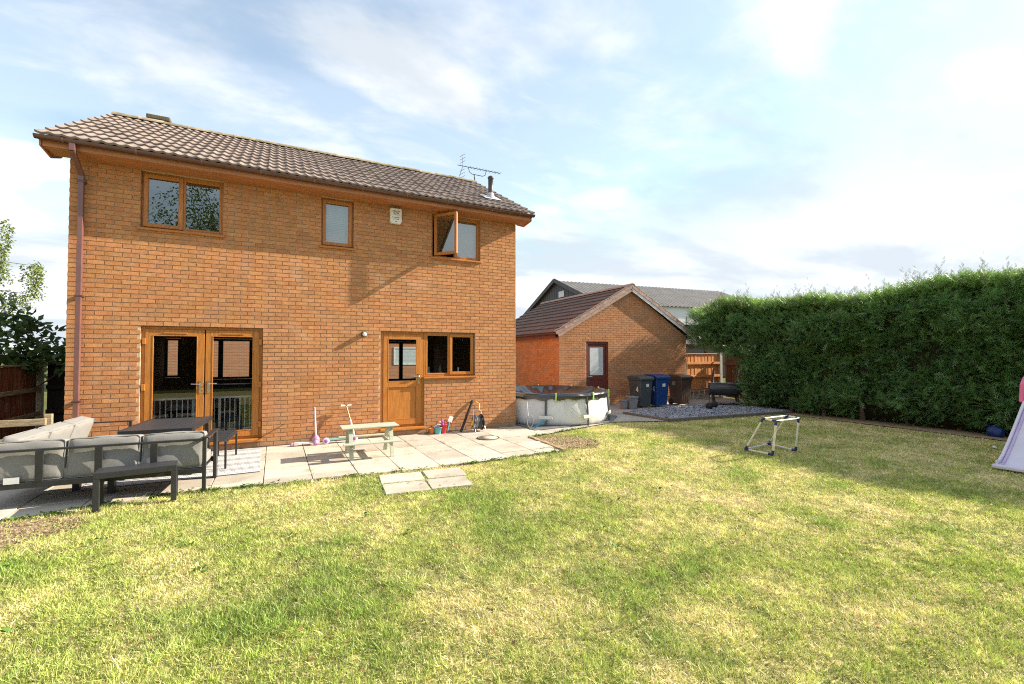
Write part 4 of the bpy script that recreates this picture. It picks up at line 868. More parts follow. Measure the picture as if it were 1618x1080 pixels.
def foliage(name, centres, rad, per, size, c1, c2, parent, mat='leaf', squash=0.8, seed=0, up=0.0, hang=0.0):
    rg = np.random.default_rng(seed); c = np.repeat(np.array(centres), per, axis=0); n = len(c)
    d = rg.normal(size=(n, 3)); d /= np.linalg.norm(d, axis=1, keepdims=True); d[:, 2] *= squash
    pos = c + d * rad * (rg.random(n) ** .45)[:, None]; pos[:, 2] -= hang * rg.random(n)
    ax = d + rg.normal(0, .7, (n, 3)); ax[:, 2] += up
    t = (rg.random(n) * .6 + .4 * np.repeat(rg.random(len(centres)), per))[:, None]
    cols = np.array(c1) * (1 - t) + np.array(c2) * t; cols *= rg.uniform(.75, 1.2, n)[:, None]
    return tag(scatter(name, LEAF_V, LEAF_F, pos, rots(ax, rg.random(n) * 6.28), size * rg.uniform(.7, 1.3, n), cols, mat, parent), kind='stuff')
# broad tree behind the viewer, mirrored in the upper window
def broad_tree(loc, h, label, seed, leaf=0.16, per=26, sp=0.75, c1=(.05, .10, .02), c2=(.12, .18, .04)):
    t = empty('tree', loc); tag(t, label, 'tree'); rg = random.Random(seed); tips = []; tr = MB()
    limbs(tr, (0, 0, -.1), (0, 0, 1), h * .38, h * .028, 4, rg, tips, sp, 0.0, 4); tr.build('trunk', 'bark', t)
    foliage('crown', [tuple(p) for p, d in tips], h * .055, per, leaf, c1, c2, t, seed=seed); return t
broad_tree((0.2, -22.5, 0), 15.5, 'tall broad tree behind the lawn, mirrored in the upper left window', 21)
broad_tree((-9.5, -21.5, 0), 8.0, 'rounded tree behind the viewer, left of the tall tree', 31, per=20, leaf=.2)
broad_tree((8.5, -23.5, 0), 6.6, 'low rounded tree behind the viewer, right of the tall tree', 33, per=20, leaf=.2)
broad_tree((15.0, -22.5, 0), 6.8, 'low rounded tree behind the viewer at the hedge corner', 35, per=20, leaf=.2)
bh = empty('hedge', (3, -19.5, 0)); tag(bh, 'clipped leafy hedge behind the viewer, closing the garden', 'hedge'); rgh = np.random.default_rng(4); nh = 2600
cc = np.stack([rgh.uniform(-15, 14, nh), rgh.uniform(-.5, .5, nh), rgh.random(nh) ** .8 * 3.4], 1); foliage('foliage', cc, .22, 8, .2, (.03, .07, .02), (.07, .13, .03), bh, seed=41)
MB().box(-15, 14, -.25, .25, -.05, 3.2).build('light_block_core', pm('hedge_core', (.03, .028, .016), (.016, .018, .01), 14, .95), bh)  # solid dark box inside blocks light through the leaves
# birch beyond the left fence
bt = empty('birch_tree', (-6.3, 9.2, 0)); tag(bt, 'pale green weeping birch beyond the left fence', 'tree'); rg = random.Random(5); tr = MB(); tips = []
tr.tube([(0, 0, -.1), (.05, 0, 2), (0, .1, 4), (.1, 0, 6.2)], [.16, .13, .09, .03], 9)
cent = []
for k in range(30):
    z = rg.uniform(2.4, 6.0); a = rg.uniform(0, 6.28); q = rg.uniform(.5, 1.9) * (1.1 - (z - 2.4) / 6); e = Vector((math.cos(a) * q, math.sin(a) * q, z + .35 * q)); tr.tube([(0, 0, z - .3), e * .5 + Vector((0, 0, z * .5 - .02)), e], [.03, .02, .008], 5, caps=False)
    for s in range(4):
        b = e * rg.uniform(.7, 1.05) + Vector((rg.uniform(-.3, .3), rg.uniform(-.3, .3), 0)); b.z = e.z; ln = rg.uniform(.5, 1.5)
        for j in range(int(ln / .09)): cent.append((b.x + rg.uniform(-.05, .05), b.y + rg.uniform(-.05, .05), b.z - j * .09))
for zc, xc, yc in ((5.4, 2.3, -.8), (4.2, 3.0, -.9), (5.6, 1.8, -1.0), (4.0, 2.5, -1.2), (4.7, 2.2, -.3), (3.4, 2.8, -.6)):       # long shoots reaching towards the house
    tr.tube([(0, 0, zc - .6), (xc * .5, yc * .5, zc + .25), (xc, yc, zc + .05)], [.035, .022, .007], 5, caps=False)
    for s in range(11):
        b = Vector((xc * rg.uniform(.75, 1.05), yc * rg.uniform(.7, 1.1) + rg.uniform(-.2, .2), zc + rg.uniform(-.05, .15))); ln = rg.uniform(.4, 1.1)
        for j in range(int(ln / .07)): cent.append((b.x + rg.uniform(-.05, .05), b.y + rg.uniform(-.05, .05), b.z - j * .07))
tr.build('trunk', 'birchbark', bt)
foliage('crown', cent, .07, 8, .068, (.12, .19, .03), (.26, .30, .07), bt, seed=6, up=-.8)
# buddleia against the fence
def shrub(name, label, loc, blobs, per, size, c1, c2, seed, flowers=0):
    t = empty(name, loc); tag(t, label, 'shrub'); rg = random.Random(seed); st = MB(); cent = []
    for (x_, y_, z_, r_) in blobs:
        st.tube([(0, 0, -.05), (x_ * .4, y_ * .4, z_ * .5), (x_, y_, z_)], [.035, .022, .006], 6, caps=False)
        for k in range(int(26 * r_ * 2)):
            a = rg.uniform(0, 6.28); b = rg.uniform(-1, 1); q = r_ * rg.random() ** .4; cent.append((x_ + q * math.cos(a) * math.sqrt(1 - b * b), y_ + q * math.sin(a) * math.sqrt(1 - b * b), z_ + q * b * .85))
    st.build('stem', 'bark', t); foliage('leaves', cent, .13, per, size, c1, c2, t, seed=seed, up=.1)
    for k in range(flowers):
        c = cent[rg.randrange(len(cent))]; a = rg.uniform(0, 6.28); f = MB(); d = Vector((math.cos(a) * .8, math.sin(a) * .8, rg.uniform(.3, .9))).normalized(); p = Vector(c) + d * .12
        f.tube([p, p + d * .05, p + d * .13, p + d * .22], [.012, .024, .018, .004], 6); f.build('flower', 'purplep' if k % 2 == 0 else 'bark', t)
    return t
shrub('buddleia', 'dark leafy buddleia with purple flowers above the left fence', (-2.3, 3.3, 0),
      [(-.9, 0, 1.7, .55), (-.2, .1, 1.9, .6), (.45, -.1, 1.85, .55), (1.05, .25, 1.75, .45), (-.6, .3, 2.5, .5), (.1, 0, 2.45, .45), (.7, .3, 2.25, .35), (-1.3, .2, 2.2, .5), (1.35, .4, 1.55, .35), (-.3, -.3, 1.5, .45), (.6, .1, 1.5, .4)], 11, .15, (.05, .10, .035), (.11, .19, .055), 9, 26)
shrub('bush', 'sunlit yellow-green bush behind the dark fence panel', (-1.2, 5.6, 0), [(0, 0, 1.3, .5), (.6, .1, 1.4, .45), (-.6, 0, 1.4, .5), (.2, .2, 1.9, .4), (1.0, 0, 1.9, .35)], 9, .12, (.10, .17, .03), (.2, .26, .05), 13)
# conifer hedge
hg = empty('hedge', (16.0, 0, 0)); tag(hg, 'tall dense green conifer hedge along the right of the lawn', 'hedge')
HY0, HY1, HT = -14.0, 1.9, 1.7                                     # runs in Y, HT thick
rg = np.random.default_rng(8)
def hedge_top(y): return 3.24 + .10 * np.sin(y * .9 + 1) + .07 * np.sin(y * 2.3) + .14 * (fbm(y, y * 0, .8, 3) - .5) - np.clip((y - .9), 0, 1.2) * .22
def hedge_end(z): return 1.95 - 2.0 * np.clip((2.05 - z) / .5, 0, 1)            # low down the far end is bare
def hedge_face(y, z): return .06 - .34 * (fbm(y, z, 1.0, 5, 3) - .5) * 2 - .22 * (fbm(y, z, .38, 6, 2) - .5) * 2 + .12
nc_ = 3000; per_ = 13; nb_ = 11000; nt_ = 13000; nl = 3000
yc = rg.uniform(HY0, HY1, nc_); zc = (rg.random(nc_) ** .92) * (hedge_top(yc) + .02); pc = rg.random(nc_) ** 1.5 * .22 - .05; tc_ = rg.random(nc_)
yf = np.concatenate([np.repeat(yc, per_) + rg.normal(0, .085, nc_ * per_), rg.uniform(HY0, HY1, nb_)]); zf = np.concatenate([np.repeat(zc, per_) + rg.normal(0, .05, nc_ * per_), rg.random(nb_) * 3.25])
dep = np.concatenate([np.repeat(pc, per_) + rg.random(nc_ * per_) * .06, .12 + rg.random(nb_) * .2]); tf0 = np.concatenate([np.repeat(tc_, per_), np.zeros(nb_)]); nf = len(yf); zf = np.abs(zf)  # deep filler sprays get the lowest tone: gap shade put into colour
under = np.clip((.55 - zf) / .55, 0, 1); xf = hedge_face(yf, zf) + dep + under * .38 + np.clip(zf - hedge_top(yf) + .5, 0, .6) ** 1.3 * 1.1
kp = yf < hedge_end(zf) + .12 * rg.normal(size=nf); yf, zf, xf, tf0 = yf[kp], zf[kp], xf[kp], tf0[kp]; nf = len(yf)
pf = np.stack([xf, yf, zf], 1); df = np.stack([rg.normal(-.8, .35, nf), rg.normal(0, .55, nf), rg.normal(.30, .45, nf)], 1)
yt = rg.uniform(HY0, HY1, nt_); xt = rg.uniform(.16, HT, nt_); zt = hedge_top(yt) + .08 * (fbm(xt, yt, .4, 9) - .3) * 2 - rg.random(nt_) ** 2 * .2
pt_ = np.stack([xt, yt, zt], 1); dt_ = np.stack([rg.normal(-.25, .5, nt_), rg.normal(0, .5, nt_), rg.normal(.75, .3, nt_)], 1)
ze = rg.random(nl) * 3.3; xe = rg.uniform(.1, HT, nl); ye = hedge_end(ze) + .14 * (fbm(xe, ze, .6, 4) - .5) * 2 - rg.random(nl) * .25
pe_ = np.stack([xe, ye, ze], 1); de_ = np.stack([rg.normal(-.3, .5, nl), rg.normal(.7, .4, nl), rg.normal(.4, .4, nl)], 1)
pos = np.concatenate([pf, pt_, pe_]); dirs = np.concatenate([df, dt_, de_]); n = len(pos)
fv = [(0, -.012, 0), (0, .012, 0), (1, 0, -.06)]; ff = [(0, 1, 2)]
for k in range(6):
    s = 1 if k % 2 else -1; x_ = .12 + .13 * k; l_ = .34 * (1 - .55 * k / 6)
    b = len(fv); fv += [(x_ - .045, 0, 0), (x_ + .05, 0, -.01), (x_ + l_ * .85, s * l_ * .72, .03 - .05)]; ff.append((b, b + 1, b + 2))
    b = len(fv); fv += [(x_ + l_ * .3, s * l_ * .26, 0), (x_ + l_ * .5, s * l_ * .40, 0), (x_ + l_ * .95, s * l_ * .26, .02)]; ff.append((b, b + 1, b + 2))
fv, ff = np.array(fv), np.array(ff)
fresh = np.clip((pos[:, 2] - (hedge_top(pos[:, 1]) - .45)) / .5, 0, 1) * rg.uniform(.4, 1.0, n); tone = .30 * fbm(pos[:, 1], pos[:, 2], .7, 7, 3) + .25 * rg.random(n) + .45 * np.concatenate([tf0, rg.random(n - nf)])
cols = np.array((.085, .205, .075)) * (1 - tone[:, None]) + np.array((.26, .48, .14)) * tone[:, None]
cols = cols * (1 - fresh[:, None]) + np.array((.23, .37, .06)) * fresh[:, None]
brown = rg.random(n) < .010; cols[brown] = (.20, .10, .045)
tag(scatter('foliage', fv, ff, pos, rots(dirs, rg.normal(0, .6, n)), rg.uniform(.15, .32, n), cols, 'conifer', hg), kind='stuff')
# leader shoots standing above the top
sp_, sd_, ss_, sc2 = [], [], [], []
for k in range(190):
    y_ = rg.uniform(-11.0, 1.5); x_ = rg.uniform(.05, 1.1); z_ = float(hedge_top(np.array([y_]))[0]) - .05; h_ = rg.uniform(.18, .55) * (1.6 if rg.random() < .15 else 1); lean = rg.normal(0, .22, 2)
    for j in range(9):
        q = j / 9; sp_.append((x_ + lean[0] * h_ * q, y_ + lean[1] * h_ * q, z_ + h_ * q)); a = rg.uniform(0, 6.28); sd_.append((math.cos(a) * .6 + lean[0], math.sin(a) * .6 + lean[1], .9)); ss_.append((.24 - .15 * q)); sc2.append((.09 + .04 * rg.random(), .14 + .05 * rg.random(), .04))
tag(scatter('leader_shoots', fv, ff, np.array(sp_), rots(np.array(sd_), rg.random(len(sp_)) * 6.28), np.array(ss_), np.array(sc2), 'conifer', hg), kind='stuff')
# solid dark core added inside to stop light passing through
ys = np.concatenate([np.linspace(HY0, -.45, 46), np.linspace(-.40, HY1 - .35, 10)]); V = []
for y_ in ys:
    tz = float(hedge_top(np.array([y_]))[0]) - .06; b0 = .05 if y_ < -.42 else 2.05
    V += [(a, y_, max(b, b0)) for a, b in ((.52, b0), (.44, .8), (.42, 1.8), (.42, 2.7), (.50, tz - .12), (.62, tz), (HT - .3, tz), (HT - .1, 2.2), (HT - .1, b0))]
k_ = 9
F = np.array([(i * k_ + j, i * k_ + (j + 1) % k_, (i + 1) * k_ + (j + 1) % k_, (i + 1) * k_ + j) for i in range(len(ys) - 1) for j in range(k_)] + [(0, 1, 7, 8), (1, 2, 6, 7), (2, 3, 5, 6)] + [((len(ys) - 1) * k_ + a for a in q) and tuple((len(ys) - 1) * k_ + a for a in q) for q in ((0, 8, 7, 1), (1, 7, 6, 2), (2, 6, 5, 3))])
M['core'] = pm('light_block', (.03, .028, .016), (.016, .018, .01), 14, .95, .8, 30, spec=.05); np_mesh('light_block_core', np.array(V), F, 'core', hg)
for k in range(16):
    y_ = -12.5 + k * .92; MB().tube([(.55 + .1 * math.sin(k), y_, -.05), (.50, y_ + .05, .5), (.6, y_, 1.2)], [.06, .05, .04], 7).build('trunk', 'bark', hg)
sheet('hedge_soil', [(15.75, -14), (18.2, -14), (18.2, -1.5), (15.9, -1.5)], -0.012, 'soil')
shrub('bush', 'rounded light green tree top beyond the far right of the hedge', (21.5, -8.8, 0), [(0, 0, 2.0, 1.0), (.3, .5, 3.3, 1.0), (0, -.5, 3.9, .8), (-.2, .6, 3.6, .6)], 14, .2, (.10, .17, .03), (.2, .26, .05), 17)

# ------------------------------------------------------------------ patio furniture
sf = empty('corner_sofa', (2.165, -2.70, 0), R(-4)); tag(sf, 'black metal corner sofa with grey cushions on the patio', 'sofa')
def p(name, mat='black', parent=sf, bev=0.005, *boxes):
    t = MB()
    for b in boxes: t.box(*b)
    return t.build(name, mat, parent, bev)
p('back_rail', 'black', sf, .004, (-2.15, 0, -.02, .02, .63, .655)); p('seat_rail', 'black', sf, .004, (-2.15, -.03, -.02, .03, .225, .29))
p('seat_rail', 'black', sf, .004, (-1.45, -.03, .66, .70, .225, .29)); p('seat_rail', 'black', sf, .004, (-2.15, -2.10, .031, 2.25, .225, .29)); p('seat_rail', 'black', sf, .004, (-1.49, -1.45, .701, 2.25, .225, .29))
p('seat_base', 'black', sf, 0, (-2.099, -.04, .031, .659, .245, .262)); p('seat_base', 'black', sf, 0, (-2.099, -1.491, .701, 2.24, .245, .262))
for x_ in (-1.57, -1.05, -.525): p('back_upright', 'black', sf, .003, (x_ - .035, x_ + .035, -.022, -.004, .285, .635))
for y_ in (.5, 1.1, 1.7): p('back_upright', 'black', sf, .003, (-2.152, -2.134, y_ - .035, y_ + .035, .285, .635))
p('back_rail', 'black', sf, .004, (-2.17, -2.13, .021, 2.25, .63, .655))
p('leg', 'black', sf, .003, (-.03, .012, -.02, .01, 0, .655)); p('leg', 'black', sf, .004, (-.02, .02, .60, .70, 0, .66)); MB().box(-.035, .035, -.02, .70, .656, .675).build('armrest', 'black', sf, .004)
for (x_, y_) in ((-1.03, .33), (-2.05, .10), (-1.47, .62), (-2.05, 1.2), (-1.47, 1.4)): p('leg', 'black', sf, .003, (x_ - .035, x_ + .035, y_ - .035, y_ + .035, 0, .224))
p('leg', 'black', sf, .003, (-2.17, -2.13, 2.22, 2.26, 0, .655)); p('leg', 'black', sf, .003, (-1.44, -1.40, 2.22, 2.26, 0, .64)); MB().box(-2.13, -1.40, 2.225, 2.255, .64, .66).build('armrest', 'black', sf, .004)
for i, (a, b) in enumerate(((-.665, -.015), (-1.36, -.675), (-2.06, -1.37))):
    cushion('back_cushion', b - a, .17, .46, sf, seed=i, mtx=Matrix.Translation(((a + b) / 2, .125, .505)) @ Matrix.Rotation(R(-7), 4, 'X'), puff=.012, r=.035)
for i, (a, b) in enumerate(((.24, .93), (.94, 1.57), (1.58, 2.21))):
    cushion('back_cushion', .17, b - a, .48, sf, seed=i + 5, mtx=Matrix.Translation((-1.99, (a + b) / 2, .525)) @ Matrix.Rotation(R(18), 4, 'Y'), puff=.012, r=.035)
for i, (a, b, c, d) in enumerate(((-.74, -.045, .03, .70), (-1.44, -.75, .03, .70), (-2.10, -1.45, .03, .70), (-2.10, -1.46, .71, 1.47), (-2.10, -1.46, 1.48, 2.21))):
    cushion('seat_cushion', b - a, d - c, .14, sf, seed=i + 11, mtx=Matrix.Translation(((a + b) / 2, (c + d) / 2, .345)), puff=.012, r=.035)
p('care_label', 'paper', sf, 0, (-1.86, -1.73, -.0245, -.0225, .285, .355))
tb = empty('patio_table', (1.546, -1.165, 0), R(-5)); tag(tb, 'dark grey slatted patio table between the sofa and the glazed doors', 'table')
for k in range(10): p('slat', 'anthracite', tb, .002, (-.40 + k * .0805, -.3235 + k * .0805, -.60, .60, .655, .676))
p('apron', 'black', tb, .003, (-.42, .42, -.63, -.602, .625, .68)); p('apron', 'black', tb, .003, (-.42, .42, .602, .63, .625, .68)); p('apron', 'black', tb, .003, (-.43, -.403, -.601, .601, .625, .68)); p('apron', 'black', tb, .003, (.408, .43, -.601, .601, .625, .68))
for sx in (-1, 1):
    for sy in (-1, 1): MB().bar((sx * .38, sy * .56, 0), (sx * .36, sy * .52, .625), .055, .035).build('leg', 'black', tb, .003)
bn = empty('bench', (2.20, -1.08, 0), R(-4)); tag(bn, 'narrow slatted dark bench at the far end of the table', 'bench')
for k in range(6): p('slat', 'anthracite', bn, .003, (-.13, .13, -.52 + k * .175, -.39 + k * .175, .415, .432))
for s in (-1, 1): p('side_rail', 'black', bn, .003, (s * .13 - .015, s * .13 + .015, -.54, .54, .385, .414))
for sx in (-1, 1):
    for sy in (-1, 1): p('leg', 'black', bn, .003, (sx * .13 - .014, sx * .13 + .014, sy * .51 - .014, sy * .51 + .014, 0, .384))
ot = empty('footstool', (1.525, -2.835, 0), R(6)); tag(ot, 'low dark rectangular footstool in front of the sofa back', 'footstool')
p('top', 'anthracite', ot, .003, (-.37, .37, -.13, .13, .362, .40)); p('apron', 'black', ot, .003, (-.372, .372, -.15, -.131, .335, .402)); p('apron', 'black', ot, .003, (-.372, .372, .131, .15, .335, .402))
for sx in (-1, 1):
    for sy in (-1, 1): p('leg', 'black', ot, .003, (sx * .345 - .028, sx * .345 + .028, sy * .122 - .03, sy * .122 + .03, -.015, .334))
rug = MB().box(-1.0, 1.0, -.95, .95, 0, .008).build('rug', 'rug', None, .003, loc=(1.74, -1.07, .004)); rug.rotation_euler.z = R(1); tag(rug, 'black and white woven outdoor rug under the table', 'rug')

# ------------------------------------------------------------------ children's things on the patio
pt = empty('picnic_table', (4.37, -1.60, 0), R(-1)); tag(pt, "children's pale green wooden picnic table on the slabs", 'table')
for k in range(3): p('table_plank', 'green_paint', pt, .004, (-.46, .46, -.20 + k * .135, -.07 + k * .135, .485, .505))
for s in (-1, 1):
    p('seat_plank', 'green_paint', pt, .004, (-.46, .46, s * .36 - .065, s * .36 + .065, .262, .282))
    x_ = s * .30; p('crossbeam', 'green_paint', pt, .003, (x_ - .012, x_ + .012, -.40, .40, .20, .261)); p('top_batten', 'green_paint', pt, .003, (x_ - .012, x_ + .012, -.18, .18, .435, .484))
    for q in (-1, 1): MB().bar((x_ + .025 * s, q * .32, 0), (x_ + .025 * s, q * .13, .475), .024, .065, (1, 0, 0)).build('leg', 'green_paint', pt, .003)
def wheel(c, r, wd, parent, tyre, hub, axis='Y'):
    MB().lathe([(r * .6, -wd / 2), (r * .95, -wd / 2), (r, -wd * .3), (r, wd * .3), (r * .95, wd / 2), (r * .6, wd / 2)], c, 18, axis).build('wheel', tyre, parent)
    MB().lathe([(r * .2, -wd * .62), (r * .56, -wd * .55), (r * .56, wd * .55), (r * .2, wd * .62)], c, 14, axis).build('hub', hub, parent)
s1 = empty('scooter', (3.43, -.22, 0)); tag(s1, 'small pink scooter with an upright stem by the wall', 'scooter')
wheel((-.20, 0, .035), .035, .03, s1, 'scpink', 'scpale'); wheel((.21, -.075, .06), .06, .03, s1, 'scpink', 'scpale'); wheel((.21, .075, .06), .06, .03, s1, 'scpink', 'scpale')
MB().prism([(-.17, -.035), (-.10, -.05), (.12, -.05), (.20, -.03), (.20, .03), (.12, .05), (-.10, .05), (-.17, .035)], .045, .065, 'Z').build('deck', 'scpale', s1, .004)
MB().lathe([(.06, 0), (.075, .03), (.05, .07), (.025, .10)], (.205, 0, .075), 14).build('fork_cover', 'scpink', s1); MB().tube([(.205, 0, .12), (.18, .0, .69)], .015, 10).build('stem', 'scpale', s1)
MB().tube([(.18, -.11, .685), (.18, .11, .685)], .013, 10).build('handlebar', 'scpale', s1)
s2 = empty('scooter', (4.06, -.22, 0)); tag(s2, 'teal scooter with white grips leaning on the wall behind the picnic table', 'scooter')
wheel((-.25, -.04, .06), .06, .035, s2, 'scpale', 'purplep'); wheel((.27, 0, .06), .06, .035, s2, 'scpale', 'purplep')
MB().prism([(-.20, -.045), (.15, -.05), (.24, -.03), (.24, .03), (.15, .05), (-.20, .045)], .06, .085, 'Z').build('deck', 'teal', s2, .004)
MB().tube([(.27, 0, .10), (.20, .07, .42)], .019, 10).build('lower_stem', 'scpale', s2); MB().tube([(.20, .07, .42), (.13, .135, .69)], .014, 10).build('upper_stem', 'copper', s2)
for s in (-1, 1): MB().tube([(.13 + s * .02, .135, .69), (.13 + s * .10, .13, .695)], [.018, .022], 10).build('grip', 'white', s2)
def bucket(x_, y_, r_, h_, mat, label, extra=None):
    t = empty('bucket', (x_, y_, 0)); tag(t, label, 'bucket'); MB().lathe([(r_ * .72, 0), (r_, h_), (r_ * 1.08, h_), (r_ * 1.08, h_ - .012), (r_ * .95, h_ - .012), (r_ * .66, .012)], (0, 0, 0), 20).build('body', mat, t)
    MB().tube([(-r_, 0, h_), (-r_ * .7, -.02, h_ + r_ * .5), (0, -.03, h_ + r_ * .8), (r_ * .7, -.02, h_ + r_ * .5), (r_, 0, h_)], .006, 6).build('handle', extra or mat, t); return t
bucket(5.93, -.12, .065, .12, 'orangep', 'small orange toy bucket left of the blue one', 'black'); bucket(6.05, -.17, .085, .14, 'skyb', 'light blue toy bucket between the orange and red ones', 'white'); bucket(6.18, -.15, .078, .19, 'redp', 'red toy bucket with a purple toy inside')
tw = empty('toy_watering_can', (6.18, -.15, .15)); tag(tw, 'purple and white toy sticking out of the red bucket', 'toy'); MB().tube([(.0, 0, -.08), (-.02, 0, .06), (-.03, 0, .13)], [.03, .035, .025], 10).build('body', 'purplep', tw); MB().tube([(-.02, 0, .08), (-.09, 0, .10)], [.014, .022], 8).build('spout', 'white', tw)
sn = empty('toy_spade', (6.27, -.14, 0)); tag(sn, 'long blue and white toy spade leaning on the wall', 'toy'); MB().tube([(0, 0, 0), (.07, .05, .23)], .012, 8).build('handle', 'skyb', sn); MB().box(-.05, .05, -.006, .006, 0, .13, Matrix.Translation((.07, .05, .22)) @ Matrix.Rotation(R(22), 4, 'Y')).build('blade', 'white', sn, .004)
tag(MB().bar((6.56, -.20, 0), (6.91, -.03, .66), .05, .035).build('metal_bar', 'black', None, .004), 'black bar leaning against the wall beside the hose reel', 'bar')
hr = empty('hose_reel', (6.94, -.27, 0)); tag(hr, 'grey garden hose reel standing against the house wall', 'hose reel')
for x_, mt in ((-.075, 'greyp'), (.085, 'black')):
    MB().lathe([(.02, -.012), (.165, -.012), (.178, 0), (.165, .012), (.02, .012)], (x_, 0, .20), 28, 'X').build('disc', mt, hr)
    for a in range(5): c, s = math.cos(a * 1.257), math.sin(a * 1.257); MB().box(x_ - .017, x_ - .012, .06, .135, -.022, .022, Matrix.Translation((0, 0, .20)) @ Matrix.Rotation(a * 1.257, 4, 'X')).build('spoke', 'white', hr)
MB().lathe([(.12, -.055), (.135, -.045), (.12, -.03), (.135, -.015), (.12, 0), (.135, .015), (.12, .03), (.135, .045), (.12, .06)], (.005, 0, .2), 20, 'X').build('hose', 'flue', hr)
for s in (-1, 1): MB().tube([(s * .12, -.17, .0), (s * .115, -.02, .22), (s * .09, .06, .46)], .009, 8).build('frame', 'chrome', hr); MB().tube([(s * .12, .13, .0), (s * .115, -.02, .22)], .009, 8).build('frame', 'chrome', hr)
MB().tube([(-.09, .06, .46), (.09, .06, .46)], .009, 8).build('frame', 'chrome', hr); MB().tube([(.06, .05, .44), (.07, .10, .60), (.0, .12, .64)], .010, 8).build('hose_tail', 'yellowp', hr)
MB().tube([(-.16, -.03, .14), (-.13, -.03, .23), (-.11, -.03, .27)], [.018, .022, .012], 8).build('spray_gun', 'yellowp', hr)
mh = empty('drain_cover', (6.80, -1.14, 0)); tag(mh, 'round drain cover set in the patio slabs', 'drain cover'); MB().lathe([(.23, 0), (.23, .018), (.20, .018), (.20, 0)], (0, 0, 0), 32).build('rim', 'sleeper', mh); MB().lathe([(.005, .016), (.195, .014), (.195, 0)], (0, 0, 0), 32).build('plate', 'slab', mh)

# ------------------------------------------------------------------ swimming pool
PC = (9.53, 0.80); PR, PHT = 1.45, 0.74
po = empty('swimming_pool', (*PC, 0)); tag(po, 'round white frame swimming pool with a black cover beside the house', 'pool')
n = 96; V = []; prof = [(-.03, 0.0), (.03, .06), (.055, .2), (.045, .36), (.02, .52), (.0, .64), (-.01, PHT)]
for (dr, z) in prof:
    for j in range(n):
        a = 2 * PI * j / n; r_ = PR + dr * (.85 + .15 * math.cos(a * 12)) + .004 * math.sin(a * 31 + z * 9); V.append((r_ * math.cos(a), r_ * math.sin(a), z))
F = np.array([(i * n + j, i * n + (j + 1) % n, (i + 1) * n + (j + 1) % n, (i + 1) * n + j) for i in range(len(prof) - 1) for j in range(n)])
np_mesh('liner_wall', np.array(V), F, 'pool', po, smooth=True)
n = 160; V = []; rr = [(1.035, -.115), (1.05, -.05), (1.035, .012), (.995, .03), (.955, .0), (.85, -.08), (.65, -.16), (.4, -.20), (.15, -.21), (.01, -.21)]
rg = random.Random(2); ph = [rg.uniform(0, 6.28) for _ in range(8)]
for i, (q, dz) in enumerate(rr):
    for j in range(n):
        a = 2 * PI * j / n; fold = math.sin(a * 9 + ph[0]) * .5 + math.sin(a * 17 + ph[1]) * .35 + math.sin(a * 29 + ph[2] + q * 6) * .25
        amp = .035 if 4 <= i <= 7 else (.012 if i < 4 else .01); V.append((PR * q * math.cos(a) * (1 + .008 * fold), PR * q * math.sin(a) * (1 + .008 * fold), PHT + dz + amp * fold + (.02 * math.sin(a * 23 + ph[3]) if i == 0 else 0)))
F = np.array([(i * n + j, i * n + (j + 1) % n, (i + 1) * n + (j + 1) % n, (i + 1) * n + j) for i in range(len(rr) - 1) for j in range(n)])
np_mesh('cover', np.array(V), F, 'tarp', po, smooth=True)
for k in range(9):
    a = R(-127 + k * 40); c, s = math.cos(a), math.sin(a); q = PR + .03
    MB().tube([(c * (q + .06), s * (q + .06), 0), (c * (q + .055), s * (q + .055), .2), (c * (q + .01), s * (q + .01), .68)], .024, 10).build('post', 'steel', po)
    MB().box(-.012, .012, -.16, .16, .17, .255, Matrix.Translation((c * (q + .075), s * (q + .075), 0)) @ Matrix.Rotation(a, 4, 'Z')).build('strap', 'white', po, .01)
for k in range(8):
    a = R(-118 + k * 38); c, s = math.cos(a), math.sin(a); MB().box(-.014, .02, -.018, .018, PHT - .14, PHT + .045, Matrix.Translation((c * (PR * 1.045), s * (PR * 1.045), 0)) @ Matrix.Rotation(a, 4, 'Z')).build('clip', 'lime', po, .006)
def ptp(deg, z, q=1.052): return (PR * q * math.cos(R(deg)), PR * q * math.sin(R(deg)), z)
MB().tube([ptp(-111, .62), ptp(-107, .52, 1.06), ptp(-101, .36, 1.075), ptp(-94, .22, 1.08), ptp(-88, .14, 1.075)], .008, 6).build('rope', 'rope', po); MB().tube([ptp(-36, .60), ptp(-32, .42, 1.07), ptp(-26, .28, 1.08)], .008, 6).build('rope', 'rope', po)
tag(MB().prism([(8.10, -.80), (10.5, -.55), (11.3, .2), (11.25, 2.3), (8.09, 2.3)], .004, .012, 'Z').build('ground_sheet', 'mat'), 'dark ground sheet spread under the swimming pool', 'ground sheet')
tag(MB().bar((8.17, -.62, .03), (8.42, -.70, .20), .06, .035).build('pool_brush', 'bluep', None, .008), 'bright blue pool brush lying by the pool', 'brush')
sk = empty('skimmer_net', (8.10, -.50, 0)); tag(sk, 'clear hand net hanging at the house corner beside the pool', 'net'); ring = [(.08 * math.cos(t_ * .3927) + .03, -.02, .17 + .14 * math.sin(t_ * .3927)) for t_ in range(17)]
MB().tube(ring, .007, 6).build('rim', 'rope', sk); MB().tube([(-.02, -.02, .30), (-.03, .02, .62)], .007, 6).build('handle', 'white', sk)
t = MB()
for k in range(7): z = .06 + k * .037; hw_ = .08 * math.sqrt(max(0, 1 - ((z - .17) / .14) ** 2)); t.tube([(.03 - hw_, -.02, z), (.03, .02, z), (.03 + hw_, -.02, z)], .0025, 4)
t.build('mesh', 'rope', sk)

